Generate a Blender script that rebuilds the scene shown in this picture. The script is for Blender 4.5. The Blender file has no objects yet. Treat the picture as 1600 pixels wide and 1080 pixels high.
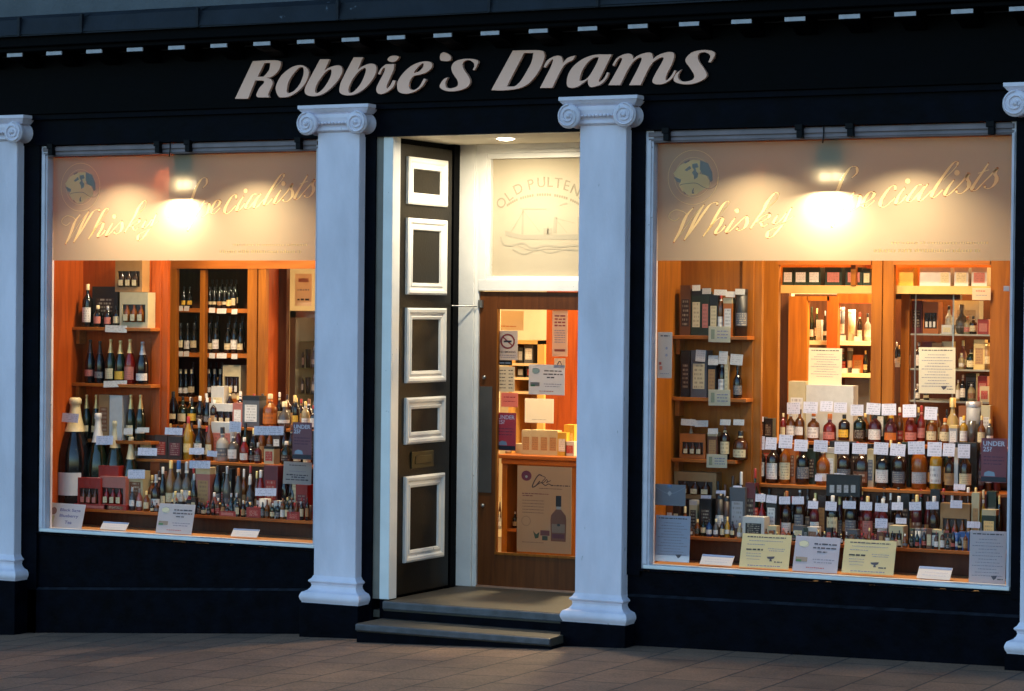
import bpy, bmesh, math, random
from mathutils import Vector, Matrix
random.seed(11)
S = bpy.context.scene
COL = S.collection
R = math.radians
# ---------------------------------------------------------------- camera solve (metres, facade plane is y = 0)
F, YAW, PIT, ROL = 3912.2, .4709, -.0137, .0106
CAM = (8.4677, -14.0, 2.037)
cy, sy, cp, sp = math.cos(YAW), math.sin(YAW), math.cos(PIT), math.sin(PIT)
FW = (-sy*cp, cy*cp, sp); RT = (cy, sy, 0.0)
UP = (RT[1]*FW[2]-RT[2]*FW[1], RT[2]*FW[0]-RT[0]*FW[2], RT[0]*FW[1]-RT[1]*FW[0])
cr, sr = math.cos(ROL), math.sin(ROL)
R2 = tuple(cr*a+sr*b for a, b in zip(RT, UP)); U2 = tuple(-sr*a+cr*b for a, b in zip(RT, UP))
def ray(px, py):
    a = (px-800)/F; b = -(py-540)/F
    return tuple(FW[i]+a*R2[i]+b*U2[i] for i in range(3))
def U(px, py, Y):                       # point of the photograph on the plane y = Y
    d = ray(px, py); t = (Y-CAM[1])/d[1]
    return Vector((CAM[0]+t*d[0], Y, CAM[2]+t*d[2]))
def rect(x0, y0, x1, y1, Y):            # measured rectangle -> X0, X1, Z0, Z1
    ym, xm = (y0+y1)/2, (x0+x1)/2
    return U(x0, ym, Y).x, U(x1, ym, Y).x, U(xm, y1, Y).z, U(xm, y0, Y).z
def gz(x):
    p = [(-14, -.75), (-2.664, -.252), (-.193, -.093), (2.24, 0), (4.6, .043), (14, .15)]
    if x <= p[0][0]: return p[0][1]
    for (a, b), (c, d) in zip(p, p[1:]):
        if x <= c: return b+(d-b)*(x-a)/(c-a)
    return p[-1][1]
# ---------------------------------------------------------------- object helpers
def props(o, label=None, cat=None, group=None, kind=None):
    if label: o['label'] = label
    if cat: o['category'] = cat
    if group: o['group'] = group
    if kind: o['kind'] = kind
    return o
def thing(name, label, cat, loc=(0, 0, 0), group=None, rz=0):
    o = bpy.data.objects.new(name, None); COL.objects.link(o)
    o.location = loc; o.rotation_euler = (0, 0, rz); o.empty_display_size = .05
    return props(o, label, cat, group)
def link(name, me, parent=None, mats=None, loc=None):
    if mats is not None and not me.materials:
        for m in (mats if isinstance(mats, (list, tuple)) else [mats]): me.materials.append(m)
    o = bpy.data.objects.new(name, me); COL.objects.link(o)
    if parent is not None: o.parent = parent
    if loc is not None: o.location = loc
    return o
class MB:
    """collects shapes, built as ONE mesh; coordinates relative to origin o"""
    def __init__(s, o=(0, 0, 0)): s.v = []; s.f = []; s.m = []; s.sm = []; s.o = Vector(o)
    def quad(s, pts, m=0, smooth=False):
        n = len(s.v); s.v += [tuple(Vector(p)-s.o) for p in pts]; s.f.append(tuple(range(n, n+len(pts)))); s.m.append(m); s.sm.append(smooth)
    def box(s, x0, x1, y0, y1, z0, z1, m=0):
        if x0 > x1: x0, x1 = x1, x0
        if y0 > y1: y0, y1 = y1, y0
        if z0 > z1: z0, z1 = z1, z0
        n = len(s.v)
        s.v += [tuple(Vector(p)-s.o) for p in ((x0,y0,z0),(x1,y0,z0),(x1,y1,z0),(x0,y1,z0),(x0,y0,z1),(x1,y0,z1),(x1,y1,z1),(x0,y1,z1))]
        for f in ((0,3,2,1),(4,5,6,7),(0,1,5,4),(1,2,6,5),(2,3,7,6),(3,0,4,7)):
            s.f.append(tuple(n+i for i in f)); s.m.append(m); s.sm.append(False)
        return s
    def lathe(s, prof, c=(0, 0, 0), seg=14, m=0, axis='z', a0=0, a1=2*math.pi):
        n = len(s.v); full = abs(a1-a0-2*math.pi) < 1e-6
        k = seg if full else seg+1
        for r, h in prof:
            for i in range(k):
                a = a0+(a1-a0)*i/seg
                p = (r*math.cos(a), r*math.sin(a), h) if axis == 'z' else (r*math.cos(a), -h, r*math.sin(a))
                s.v.append(tuple(Vector(p)+Vector(c)-s.o))
        for j in range(len(prof)-1):
            for i in range(seg if full else k-1):
                a = n+j*k+i; b = n+j*k+(i+1) % k
                s.f.append((a, b, b+k, a+k)); s.m.append(m); s.sm.append(True)
        return s
    def tube(s, pts, r, seg=6, m=0):
        pts = [Vector(p) for p in pts]; n = len(s.v)
        for i, p in enumerate(pts):
            t = (pts[min(i+1, len(pts)-1)]-pts[max(i-1, 0)]).normalized()
            u = t.cross(Vector((0, 0, 1)) if abs(t.z) < .9 else Vector((0, 1, 0))).normalized(); w = t.cross(u)
            for k in range(seg):
                a = 2*math.pi*k/seg; s.v.append(tuple(p+(u*math.cos(a)+w*math.sin(a))*r-s.o))
        for i in range(len(pts)-1):
            for k in range(seg):
                a = n+i*seg+k; b = n+i*seg+(k+1) % seg
                s.f.append((a, b, b+seg, a+seg)); s.m.append(m); s.sm.append(True)
        return s
    def ribbon(s, pts, wf, y, m=0):
        """flat pen stroke in the x-z plane at depth y; pts world Vectors, wf(direction) -> half width"""
        L = []
        for i, p in enumerate(pts):
            t = pts[min(i+1, len(pts)-1)]-pts[max(i-1, 0)]; t = Vector((t.x, 0, t.z))
            if t.length < 1e-7: t = Vector((1, 0, 0))
            t.normalize(); nrm = Vector((-t.z, 0, t.x)); w = wf(t, i/(max(1, len(pts)-1)))
            L.append((Vector((p.x, y, p.z))+nrm*w, Vector((p.x, y, p.z))-nrm*w))
        n = len(s.v)
        for a, b in L: s.v += [tuple(a-s.o), tuple(b-s.o)]
        for i in range(len(L)-1):
            a = n+2*i; s.f.append((a, a+1, a+3, a+2)); s.m.append(m); s.sm.append(False)
    def build(s, name, mats, parent=None, loc=None, bevel=0):
        me = bpy.data.meshes.new(name); me.from_pydata(s.v, [], s.f)
        for p, m, sm in zip(me.polygons, s.m, s.sm): p.material_index = m; p.use_smooth = sm
        me.update()
        bm = bmesh.new(); bm.from_mesh(me)
        if not getattr(s, 'keep', False): bmesh.ops.recalc_face_normals(bm, faces=bm.faces)
        bm.to_mesh(me); bm.free()
        o = link(name, me, parent, mats, loc)
        if bevel:
            b = o.modifiers.new('bevel', 'BEVEL'); b.width = bevel; b.segments = 2; b.limit_method = 'ANGLE'
        return o
def cr_interp(P, n=6, closed=False):
    P = [Vector(p) for p in P]; out = []
    N = len(P)
    for i in range(N if closed else N-1):
        g = (lambda k: P[k % N]) if closed else (lambda k: P[max(0, min(N-1, k))])
        a, b, c, d = g(i-1), g(i), g(i+1), g(i+2)
        for k in range(n):
            t = k/n
            out.append(.5*((2*b)+(c-a)*t+(2*a-5*b+4*c-d)*t*t+(-a+3*b-3*c+d)*t**3))
    if not closed: out.append(P[-1])
    return out
# ---------------------------------------------------------------- materials
MC = {}
def nt(name):
    m = bpy.data.materials.new(name); m.use_nodes = True
    return m, m.node_tree, m.node_tree.nodes['Principled BSDF']
def mat(name, col, rough=.5, metal=0., var=.12, vs=6., bump=0., bs=60., spec=.5, stretch=None, coat=0., speck=None):
    """plain surface with uneven tone, uneven gloss and a fine bump"""
    if name in MC: return MC[name]
    m, t, b = nt(name); N = t.nodes; L = t.links
    tc = N.new('ShaderNodeTexCoord'); mp = N.new('ShaderNodeMapping'); L.new(tc.outputs['Object'], mp.inputs['Vector'])
    if stretch: mp.inputs['Scale'].default_value = stretch
    no = N.new('ShaderNodeTexNoise'); no.inputs['Scale'].default_value = vs; no.inputs['Detail'].default_value = 5; L.new(mp.outputs[0], no.inputs['Vector'])
    rp = N.new('ShaderNodeMapRange'); rp.inputs[1].default_value = .3; rp.inputs[2].default_value = .7; rp.inputs[3].default_value = 1-var; rp.inputs[4].default_value = 1+var
    L.new(no.outputs['Fac'], rp.inputs[0])
    mx = N.new('ShaderNodeVectorMath'); mx.operation = 'SCALE'; mx.inputs[0].default_value = col; L.new(rp.outputs[0], mx.inputs['Scale'])
    out = mx.outputs[0]
    if speck:
        n2 = N.new('ShaderNodeTexNoise'); n2.inputs['Scale'].default_value = speck[1]; n2.inputs['Detail'].default_value = 6; L.new(mp.outputs[0], n2.inputs['Vector'])
        r2 = N.new('ShaderNodeMapRange'); r2.inputs[1].default_value = speck[2]; r2.inputs[2].default_value = speck[2]+.05; L.new(n2.outputs['Fac'], r2.inputs[0])
        mm = N.new('ShaderNodeMixRGB'); mm.inputs['Color2'].default_value = (*speck[0], 1); L.new(r2.outputs[0], mm.inputs['Fac']); L.new(out, mm.inputs['Color1']); out = mm.outputs[0]
    L.new(out, b.inputs['Base Color'])
    rr = N.new('ShaderNodeMapRange'); rr.inputs[3].default_value = max(.03, rough-.1); rr.inputs[4].default_value = min(1, rough+.1); L.new(no.outputs['Fac'], rr.inputs[0]); L.new(rr.outputs[0], b.inputs['Roughness'])
    b.inputs['Metallic'].default_value = metal; b.inputs['Specular IOR Level'].default_value = spec
    b.inputs['Coat Weight'].default_value = coat
    if bump:
        nb = N.new('ShaderNodeTexNoise'); nb.inputs['Scale'].default_value = bs; nb.inputs['Detail'].default_value = 4; L.new(mp.outputs[0], nb.inputs['Vector'])
        bp = N.new('ShaderNodeBump'); bp.inputs['Strength'].default_value = bump; bp.inputs['Distance'].default_value = .01
        L.new(nb.outputs['Fac'], bp.inputs['Height']); L.new(bp.outputs[0], b.inputs['Normal'])
    MC[name] = m; return m
def wood(name, c1, c2, rough=.35, vert=True, sc=1.):
    m, t, b = nt(name); N = t.nodes; L = t.links
    tc = N.new('ShaderNodeTexCoord'); mp = N.new('ShaderNodeMapping'); L.new(tc.outputs['Object'], mp.inputs['Vector'])
    mp.inputs['Scale'].default_value = (14*sc, 14*sc, 1.1*sc) if vert else (1.1*sc, 14*sc, 14*sc)
    no = N.new('ShaderNodeTexNoise'); no.inputs['Scale'].default_value = 2.2; no.inputs['Detail'].default_value = 7; no.inputs['Distortion'].default_value = .6; L.new(mp.outputs[0], no.inputs['Vector'])
    n2 = N.new('ShaderNodeTexNoise'); n2.inputs['Scale'].default_value = 1.3; L.new(tc.outputs['Object'], n2.inputs['Vector'])
    ad = N.new('ShaderNodeMath'); ad.operation = 'ADD'; L.new(no.outputs['Fac'], ad.inputs[0]); L.new(n2.outputs['Fac'], ad.inputs[1])
    rp = N.new('ShaderNodeMapRange'); rp.inputs[1].default_value = .75; rp.inputs[2].default_value = 1.3; L.new(ad.outputs[0], rp.inputs[0])
    cr_ = N.new('ShaderNodeMixRGB'); cr_.inputs['Color1'].default_value = (*c1, 1); cr_.inputs['Color2'].default_value = (*c2, 1); L.new(rp.outputs[0], cr_.inputs['Fac'])
    L.new(cr_.outputs[0], b.inputs['Base Color']); b.inputs['Roughness'].default_value = rough; b.inputs['Specular IOR Level'].default_value = .22
    bp = N.new('ShaderNodeBump'); bp.inputs['Strength'].default_value = .12; bp.inputs['Distance'].default_value = .004; L.new(no.outputs['Fac'], bp.inputs['Height']); L.new(bp.outputs[0], b.inputs['Normal'])
    return m
def liquid(name, col, tr=.35, rough=.08):
    """bottle glass: glossy, lets some light through its colour"""
    if name in MC: return MC[name]
    m, t, b = nt(name); N = t.nodes; L = t.links
    col = tuple(k*.55 for k in col); b.inputs['Base Color'].default_value = (*col, 1); b.inputs['Roughness'].default_value = rough; b.inputs['Coat Weight'].default_value = .15; b.inputs['Coat Roughness'].default_value = .03; b.inputs['Specular IOR Level'].default_value = .6
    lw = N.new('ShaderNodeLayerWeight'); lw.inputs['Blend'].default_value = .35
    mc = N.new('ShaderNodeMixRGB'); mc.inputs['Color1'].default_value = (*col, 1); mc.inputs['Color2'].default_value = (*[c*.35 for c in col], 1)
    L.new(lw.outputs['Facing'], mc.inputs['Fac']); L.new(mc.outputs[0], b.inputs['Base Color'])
    tl = N.new('ShaderNodeBsdfTranslucent'); tl.inputs['Color'].default_value = (*[min(1, c*2.6) for c in col], 1)
    mx = N.new('ShaderNodeMixShader'); mx.inputs[0].default_value = tr
    L.new(b.outputs[0], mx.inputs[1]); L.new(tl.outputs[0], mx.inputs[2]); L.new(mx.outputs[0], N['Material Output'].inputs['Surface'])
    MC[name] = m; return m
def printed(name, col, ink=(.12, .1, .1), rows=7, amt=.75, rough=.6):
    """paper with broken rows of small print across the face"""
    if name in MC: return MC[name]
    m, t, b = nt(name); N = t.nodes; L = t.links
    tc = N.new('ShaderNodeTexCoord'); sp_ = N.new('ShaderNodeSeparateXYZ'); L.new(tc.outputs['Generated'], sp_.inputs[0])
    mu = N.new('ShaderNodeMath'); mu.operation = 'MULTIPLY'; mu.inputs[1].default_value = rows; L.new(sp_.outputs['Z'], mu.inputs[0])
    fr = N.new('ShaderNodeMath'); fr.operation = 'FRACT'; L.new(mu.outputs[0], fr.inputs[0])
    fl = N.new('ShaderNodeMath'); fl.operation = 'FLOOR'; L.new(mu.outputs[0], fl.inputs[0])
    oi = N.new('ShaderNodeObjectInfo')
    cb = N.new('ShaderNodeCombineXYZ'); L.new(sp_.outputs['X'], cb.inputs[0]); L.new(fl.outputs[0], cb.inputs[1]); L.new(oi.outputs['Random'], cb.inputs[2])
    vm = N.new('ShaderNodeVectorMath'); vm.operation = 'MULTIPLY'; vm.inputs[1].default_value = (19, 3.7, 37); L.new(cb.outputs[0], vm.inputs[0])
    no = N.new('ShaderNodeTexNoise'); no.inputs['Scale'].default_value = 1.0; no.inputs['Detail'].default_value = 1; L.new(vm.outputs[0], no.inputs['Vector'])
    gt = N.new('ShaderNodeMath'); gt.operation = 'GREATER_THAN'; gt.inputs[1].default_value = .5; L.new(no.outputs['Fac'], gt.inputs[0])
    rw = N.new('ShaderNodeMath'); rw.operation = 'COMPARE'; rw.inputs[1].default_value = .5; rw.inputs[2].default_value = .24; L.new(fr.outputs[0], rw.inputs[0])
    ex = N.new('ShaderNodeMath'); ex.operation = 'COMPARE'; ex.inputs[1].default_value = .5; ex.inputs[2].default_value = .4; L.new(sp_.outputs['X'], ex.inputs[0])
    a = N.new('ShaderNodeMath'); a.operation = 'MULTIPLY'; L.new(gt.outputs[0], a.inputs[0]); L.new(rw.outputs[0], a.inputs[1])
    c = N.new('ShaderNodeMath'); c.operation = 'MULTIPLY'; L.new(a.outputs[0], c.inputs[0]); L.new(ex.outputs[0], c.inputs[1])
    d = N.new('ShaderNodeMath'); d.operation = 'MULTIPLY'; d.inputs[1].default_value = amt; L.new(c.outputs[0], d.inputs[0])
    mx = N.new('ShaderNodeMixRGB'); mx.inputs['Color1'].default_value = (*col, 1); mx.inputs['Color2'].default_value = (*ink, 1); L.new(d.outputs[0], mx.inputs['Fac'])
    L.new(mx.outputs[0], b.inputs['Base Color']); b.inputs['Roughness'].default_value = rough
    MC[name] = m; return m
def glass(name, gl=.05, tint=(1, 1, 1)):
    m, t, b = nt(name); N = t.nodes; L = t.links; N.remove(b)
    tr = N.new('ShaderNodeBsdfTransparent'); tr.inputs['Color'].default_value = (*tint, 1)
    g = N.new('ShaderNodeBsdfGlossy'); g.inputs['Roughness'].default_value = .02
    fr = N.new('ShaderNodeFresnel'); fr.inputs['IOR'].default_value = 1.13
    mx = N.new('ShaderNodeMixShader'); L.new(fr.outputs[0], mx.inputs[0]); L.new(tr.outputs[0], mx.inputs[1]); L.new(g.outputs[0], mx.inputs[2])
    L.new(mx.outputs[0], N['Material Output'].inputs['Surface']); return m
def frosted(name, col, clear=.16, diff=.3):
    m, t, b = nt(name); N = t.nodes; L = t.links; N.remove(b)
    tc = N.new('ShaderNodeTexCoord'); no = N.new('ShaderNodeTexNoise'); no.inputs['Scale'].default_value = 3; L.new(tc.outputs['Object'], no.inputs['Vector'])
    rp = N.new('ShaderNodeMapRange'); rp.inputs[3].default_value = .92; rp.inputs[4].default_value = 1.06; L.new(no.outputs['Fac'], rp.inputs[0])
    sc = N.new('ShaderNodeVectorMath'); sc.operation = 'SCALE'; sc.inputs[0].default_value = col; L.new(rp.outputs[0], sc.inputs['Scale'])
    tl = N.new('ShaderNodeBsdfTranslucent'); L.new(sc.outputs[0], tl.inputs['Color'])
    di = N.new('ShaderNodeBsdfDiffuse'); L.new(sc.outputs[0], di.inputs['Color'])
    tr = N.new('ShaderNodeBsdfTransparent')
    m1 = N.new('ShaderNodeMixShader'); m1.inputs[0].default_value = diff; L.new(tl.outputs[0], m1.inputs[1]); L.new(di.outputs[0], m1.inputs[2])
    m2 = N.new('ShaderNodeMixShader'); m2.inputs[0].default_value = clear; L.new(m1.outputs[0], m2.inputs[1]); L.new(tr.outputs[0], m2.inputs[2])
    L.new(m2.outputs[0], N['Material Output'].inputs['Surface']); return m
def emit(name, col, k):
    m, t, b = nt(name); b.inputs['Base Color'].default_value = (*col, 1); b.inputs['Emission Color'].default_value = (*col, 1); b.inputs['Emission Strength'].default_value = k; return m

NAVY = mat('navy_paint', (.0014, .0020, .0045), .45, spec=.035, var=.5, vs=9, bump=.25, bs=25, speck=((.03, .034, .04), 26, .76))
BLACKP = mat('black_paint', (.0012, .0014, .002), .5, spec=.03, var=.4, vs=5, bump=.2, bs=30)
STONEW = mat('white_stone_paint', (.71, .65, .71), .6, var=.13, stretch=(1, 1, .35), vs=5, bump=.35, bs=45, speck=((.42, .40, .41), 30, .70))
WHITEP = mat('white_gloss_paint', (.78, .77, .73), .35, var=.07, vs=5, bump=.12, bs=40, speck=((.3, .3, .3), 30, .72))
WALLUP = mat('upper_wall_render', (.075, .085, .092), .8, var=.2, vs=4, bump=.4, bs=30)
LEAD = mat('lead_sheet', (.009, .012, .017), .6, spec=.2, var=.45, vs=5, bump=.4, bs=22, speck=((.09, .11, .13), 14, .70))
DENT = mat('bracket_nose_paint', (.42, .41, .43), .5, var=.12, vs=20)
OLIVE = mat('dark_olive_paint', (.014, .011, .007), .4, spec=.2, var=.3, vs=5, bump=.1)
OAK = wood('oak_veneer', (.35, .112, .010), (.185, .052, .005), .42)
OAKH = wood('oak_shelf', (.44, .13, .02), (.25, .065, .010), .38, vert=False)
OAKR = wood('red_oak_panel', (.42, .078, .009), (.23, .038, .005), .42)
DOORW = wood('brown_door_wood', (.15, .045, .010), (.08, .022, .005), .42)
DARKW = wood('dark_walnut', (.10, .035, .014), (.05, .016, .008), .4)
PLANK = wood('display_floor_wood', (.62, .30, .12), (.45, .19, .065), .45, vert=False)
CREAMW = mat('cream_wall', (.75, .64, .44), .8, var=.06, bump=.1)
CEIL = mat('shop_ceiling_paint', (.70, .63, .50), .8, var=.05)
FLOORM = mat('shop_floor_vinyl', (.16, .10, .06), .5, var=.2)
GREYM = mat('lamp_grey_metal', (.17, .13, .12), .5, var=.1)
BLKM = mat('black_metal', (.003, .003, .004), .5, var=.2, spec=.1)
STEEL = mat('brushed_steel', (.35, .34, .32), .35, metal=.9, var=.1)
BRASS = mat('aged_brass', (.07, .062, .03), .4, metal=.7, var=.2)
STEPM = mat('worn_step_stone', (.055, .046, .033), .6, var=.25, vs=8, bump=.3, bs=50)
NOSE = mat('step_nosing', (.065, .065, .072), .45, var=.3, vs=14, bump=.2)
SIGNM = mat('sign_letter_metal', (.80, .44, .31), .45, metal=.15, var=.12, vs=3)
GOLD = frosted('gold_film', (1, .88, .50), 0, .30)
GBLUE = mat('emblem_grey_blue', (.14, .115, .095), .5, var=.1)
ETCH = frosted('etched_letter', (.38, .33, .24), 0, .8)
GLASS = glass('window_glass')
FILM = frosted('frosted_film', (.56, .48, .34), .05, .40)
TRANS = frosted('frosted_transom', (.56, .49, .36), .05, .8)
GSHELF = glass('shelf_glass', tint=(.9, .95, .9))
TUBE = emit('lamp_tube', (1, .86, .6), 1.6)
BULB = emit('lit_bulb', (1, .9, .7), 5)

COLS = {  # code: (word, colour, glassy?)
 'am': ('amber', (.30, .085, .010)), 'ye': ('yellow', (.72, .40, .03)), 'or': ('orange', (.50, .13, .012)), 'rd': ('red', (.34, .018, .010)),
 'dk': ('dark brown', (.035, .014, .008)), 'gr': ('dark green', (.012, .025, .010)), 'bk': ('black', (.008, .008, .009)), 'cl': ('clear', (.17, .15, .13)),
 'pl': ('plain white', (.60, .57, .54)), 'wh': ('white', (.66, .61, .54)), 'cr': ('cream', (.62, .50, .28)), 'gy': ('grey', (.10, .10, .11)), 'bl': ('blue', (.03, .10, .30)),
 'pk': ('pink', (.48, .15, .11)), 'go': ('gold', (.80, .55, .20)), 'tn': ('tan', (.38, .20, .07)), 'mn': ('maroon', (.15, .02, .025)),
 'br': ('brown', (.16, .05, .015)), 'si': ('silver', (.34, .33, .33))}
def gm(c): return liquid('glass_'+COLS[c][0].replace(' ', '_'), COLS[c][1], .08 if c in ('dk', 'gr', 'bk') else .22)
def cm(c): return mat('card_'+COLS[c][0].replace(' ', '_'), tuple(k*.78 for k in COLS[c][1]), .5, var=.08, vs=20)
def foil(c): return mat('foil_'+COLS[c][0].replace(' ', '_'), COLS[c][1], .35, var=.12, vs=30, metal=.45 if c in ('go', 'si', 'tn') else 0)
def lm(c):
    if c == 'pl': return mat('plain_label', (.60, .57, .54), .5, var=.08)
    dark = c in ('bk', 'dk', 'gr', 'rd', 'mn', 'bl', 'gy', 'br')
    return printed('label_'+COLS[c][0].replace(' ', '_'), COLS[c][1], (.6, .5, .35) if dark else (.10, .05, .04), 6, .5)
def m_tl(m, f=.48):
    if m.get('tl'): return m
    t = m.node_tree; N = t.nodes; L = t.links; b = N['Principled BSDF']; tl = N.new('ShaderNodeBsdfTranslucent'); L.new(b.inputs['Base Color'].links[0].from_socket, tl.inputs['Color'])
    mx = N.new('ShaderNodeMixShader'); mx.inputs[0].default_value = f; L.new(b.outputs[0], mx.inputs[1]); L.new(tl.outputs[0], mx.inputs[2]); L.new(mx.outputs[0], N['Material Output'].inputs['Surface']); m['tl'] = 1; return m
TICK = printed('price_ticket_paper', (.60, .57, .64), (.16, .16, .22), 5, .5)
WTICK = printed('white_ticket_paper', (.60, .55, .48), (.3, .22, .2), 5, .5)
# ---------------------------------------------------------------- text
def text_mesh(s, size, extrude=.0004, shear=0, bold=0):
    cu = bpy.data.curves.new('t', 'FONT'); cu.body = s; cu.size = size; cu.extrude = extrude; cu.shear = shear; cu.offset = bold
    cu.align_x = 'CENTER'; cu.align_y = 'CENTER'; cu.resolution_u = 3
    o = bpy.data.objects.new('t', cu); COL.objects.link(o)
    dg = bpy.context.evaluated_depsgraph_get(); dg.update()
    me = bpy.data.meshes.new_from_object(o.evaluated_get(dg)); bpy.data.objects.remove(o); bpy.data.curves.remove(cu)
    me.materials.clear(); me.transform(Matrix.Rotation(R(90), 4, 'X')); return me
def add_mesh(mb, me, c, w=None, h=None, rot=0, m=0):
    """append a text mesh lying in the x-z plane to an MB, fitted to w x h, centred on c"""
    xs = [v.co.x for v in me.vertices]; zs = [v.co.z for v in me.vertices]
    if not xs: return
    kx = w/(max(xs)-min(xs)) if w else None; kz = h/(max(zs)-min(zs)) if h else None
    if w and not h: kz = kx
    if h and not w: kx = kz
    if not w and not h: kx = kz = 1
    mxx, mzz = (max(xs)+min(xs))/2, (max(zs)+min(zs))/2
    M = Matrix.Rotation(rot, 3, 'Y'); n = len(mb.v)
    for v in me.vertices:
        p = Vector(((v.co.x-mxx)*kx, v.co.y, (v.co.z-mzz)*kz)); mb.v.append(tuple(M @ p+Vector(c)-mb.o))
    for p in me.polygons: mb.f.append(tuple(n+i for i in p.vertices)); mb.m.append(m); mb.sm.append(False)
# ================================================================ THE SETTING
def ground():
    mb = MB(); xs = [-120, -14, -8, -4, -2.664, -1.4, -.193, 1, 2.24, 3.4, 4.6, 9, 14, 120]; ys = [-120, -40, -8, -4, -2, -1, .02]
    n = len(xs)
    for y in ys:
        for x in xs: mb.v.append((x, y, gz(x)))
    for j in range(len(ys)-1):
        for i in range(n-1):
            a = j*n+i; mb.f.append((a, a+1, a+n+1, a+n)); mb.m.append(0); mb.sm.append(False)
    m, t, b = nt('brick_red_paving'); N = t.nodes; L = t.links
    tc = N.new('ShaderNodeTexCoord'); mp = N.new('ShaderNodeMapping'); mp.inputs['Rotation'].default_value = (0, 0, R(90)); L.new(tc.outputs['Object'], mp.inputs['Vector'])
    br = N.new('ShaderNodeTexBrick'); br.inputs['Scale'].default_value = 1; br.inputs['Brick Width'].default_value = .52; br.inputs['Row Height'].default_value = .36
    br.inputs['Mortar Size'].default_value = .009; br.inputs['Mortar Smooth'].default_value = .4; br.inputs['Bias'].default_value = -.2
    br.inputs['Color1'].default_value = (.225, .120, .068, 1); br.inputs['Color2'].default_value = (.135, .078, .049, 1); br.inputs['Mortar'].default_value = (.05, .03, .022, 1)
    L.new(mp.outputs[0], br.inputs['Vector'])
    no = N.new('ShaderNodeTexNoise'); no.inputs['Scale'].default_value = 2.2; no.inputs['Detail'].default_value = 8; no.inputs['Roughness'].default_value = .7; L.new(tc.outputs['Object'], no.inputs['Vector'])
    n2 = N.new('ShaderNodeTexNoise'); n2.inputs['Scale'].default_value = 70; n2.inputs['Detail'].default_value = 4; L.new(tc.outputs['Object'], n2.inputs['Vector'])
    ad = N.new('ShaderNodeMath'); ad.operation = 'ADD'; L.new(no.outputs['Fac'], ad.inputs[0]); L.new(n2.outputs['Fac'], ad.inputs[1])
    rp = N.new('ShaderNodeMapRange'); rp.inputs[1].default_value = .7; rp.inputs[2].default_value = 1.3; rp.inputs[3].default_value = .55; rp.inputs[4].default_value = 1.4; L.new(ad.outputs[0], rp.inputs[0])
    sc = N.new('ShaderNodeVectorMath'); sc.operation = 'SCALE'; L.new(br.outputs['Color'], sc.inputs[0]); L.new(rp.outputs[0], sc.inputs['Scale'])
    n3 = N.new('ShaderNodeTexVoronoi'); n3.inputs['Scale'].default_value = 4.5; L.new(tc.outputs['Object'], n3.inputs['Vector'])
    r3 = N.new('ShaderNodeMapRange'); r3.inputs[1].default_value = .075; r3.inputs[2].default_value = .055; r3.inputs[3].default_value = 0; r3.inputs[4].default_value = .55; L.new(n3.outputs['Distance'], r3.inputs[0])
    n4 = N.new('ShaderNodeTexNoise'); n4.inputs['Scale'].default_value = 1.3; n4.inputs['Detail'].default_value = 3; L.new(tc.outputs['Object'], n4.inputs['Vector'])
    g4 = N.new('ShaderNodeMapRange'); g4.inputs[1].default_value = .52; g4.inputs[2].default_value = .56; L.new(n4.outputs['Fac'], g4.inputs[0])
    m3 = N.new('ShaderNodeMath'); m3.operation = 'MULTIPLY'; L.new(r3.outputs[0], m3.inputs[0]); L.new(g4.outputs[0], m3.inputs[1])
    gm_ = N.new('ShaderNodeMixRGB'); gm_.inputs['Color2'].default_value = (.07, .055, .05, 1); L.new(m3.outputs[0], gm_.inputs['Fac']); L.new(sc.outputs[0], gm_.inputs['Color1'])
    L.new(gm_.outputs[0], b.inputs['Base Color']); b.inputs['Roughness'].default_value = .75
    bp = N.new('ShaderNodeBump'); bp.inputs['Strength'].default_value = .6; bp.inputs['Distance'].default_value = .008
    sb = N.new('ShaderNodeMath'); sb.operation = 'SUBTRACT'; L.new(ad.outputs[0], sb.inputs[0]); L.new(br.outputs['Fac'], sb.inputs[1]); L.new(sb.outputs[0], bp.inputs['Height']); L.new(bp.outputs[0], b.inputs['Normal'])
    props(mb.build('pavement', m), kind='structure')
ground()
XL, XR, YB, ZC = -3.6, 5.2, 4.6, 3.16
props(MB().box(XL, XR, .09, 5.0, -.05, .15).build('shop_floor', FLOORM), kind='structure')
props(MB().box(XL, XR, .12, YB, ZC, ZC+.1).build('shop_ceiling', CEIL), kind='structure')
w = MB(); w.box(XL, XR, YB, YB+.1, .15, ZC); w.box(XL-.1, XL, .1, YB, .15, ZC); w.box(XR, XR+.1, .1, YB, .15, ZC)
props(w.build('shop_wall', CREAMW), kind='structure')

# ================================================================ BUILDING
B = thing('shop_building', 'navy painted shopfront with white pilasters, two lit windows and a recessed doorway', 'building')
mb = MB(); mb.box(-14, 14, -.27, -.1, 3.9, 8); mb.box(-14, 14, -.1, .1, 3.76, 8); mb.build('upper_wall', WALLUP, B)
MB().box(-14, XL-.1, .0, .12, -1.2, 3.76).build('side_wall', BLACKP, B); MB().box(4.95, 14, .0, .12, -.5, 3.76).build('side_wall', BLACKP, B)
mb = MB(); mb.box(-6, 8, -.36, .0, 3.795, 3.885); mb.box(-6, 8, -.325, .0, 3.765, 3.797); cor = mb.build('cornice', BLACKP, B, bevel=.006)
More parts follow.
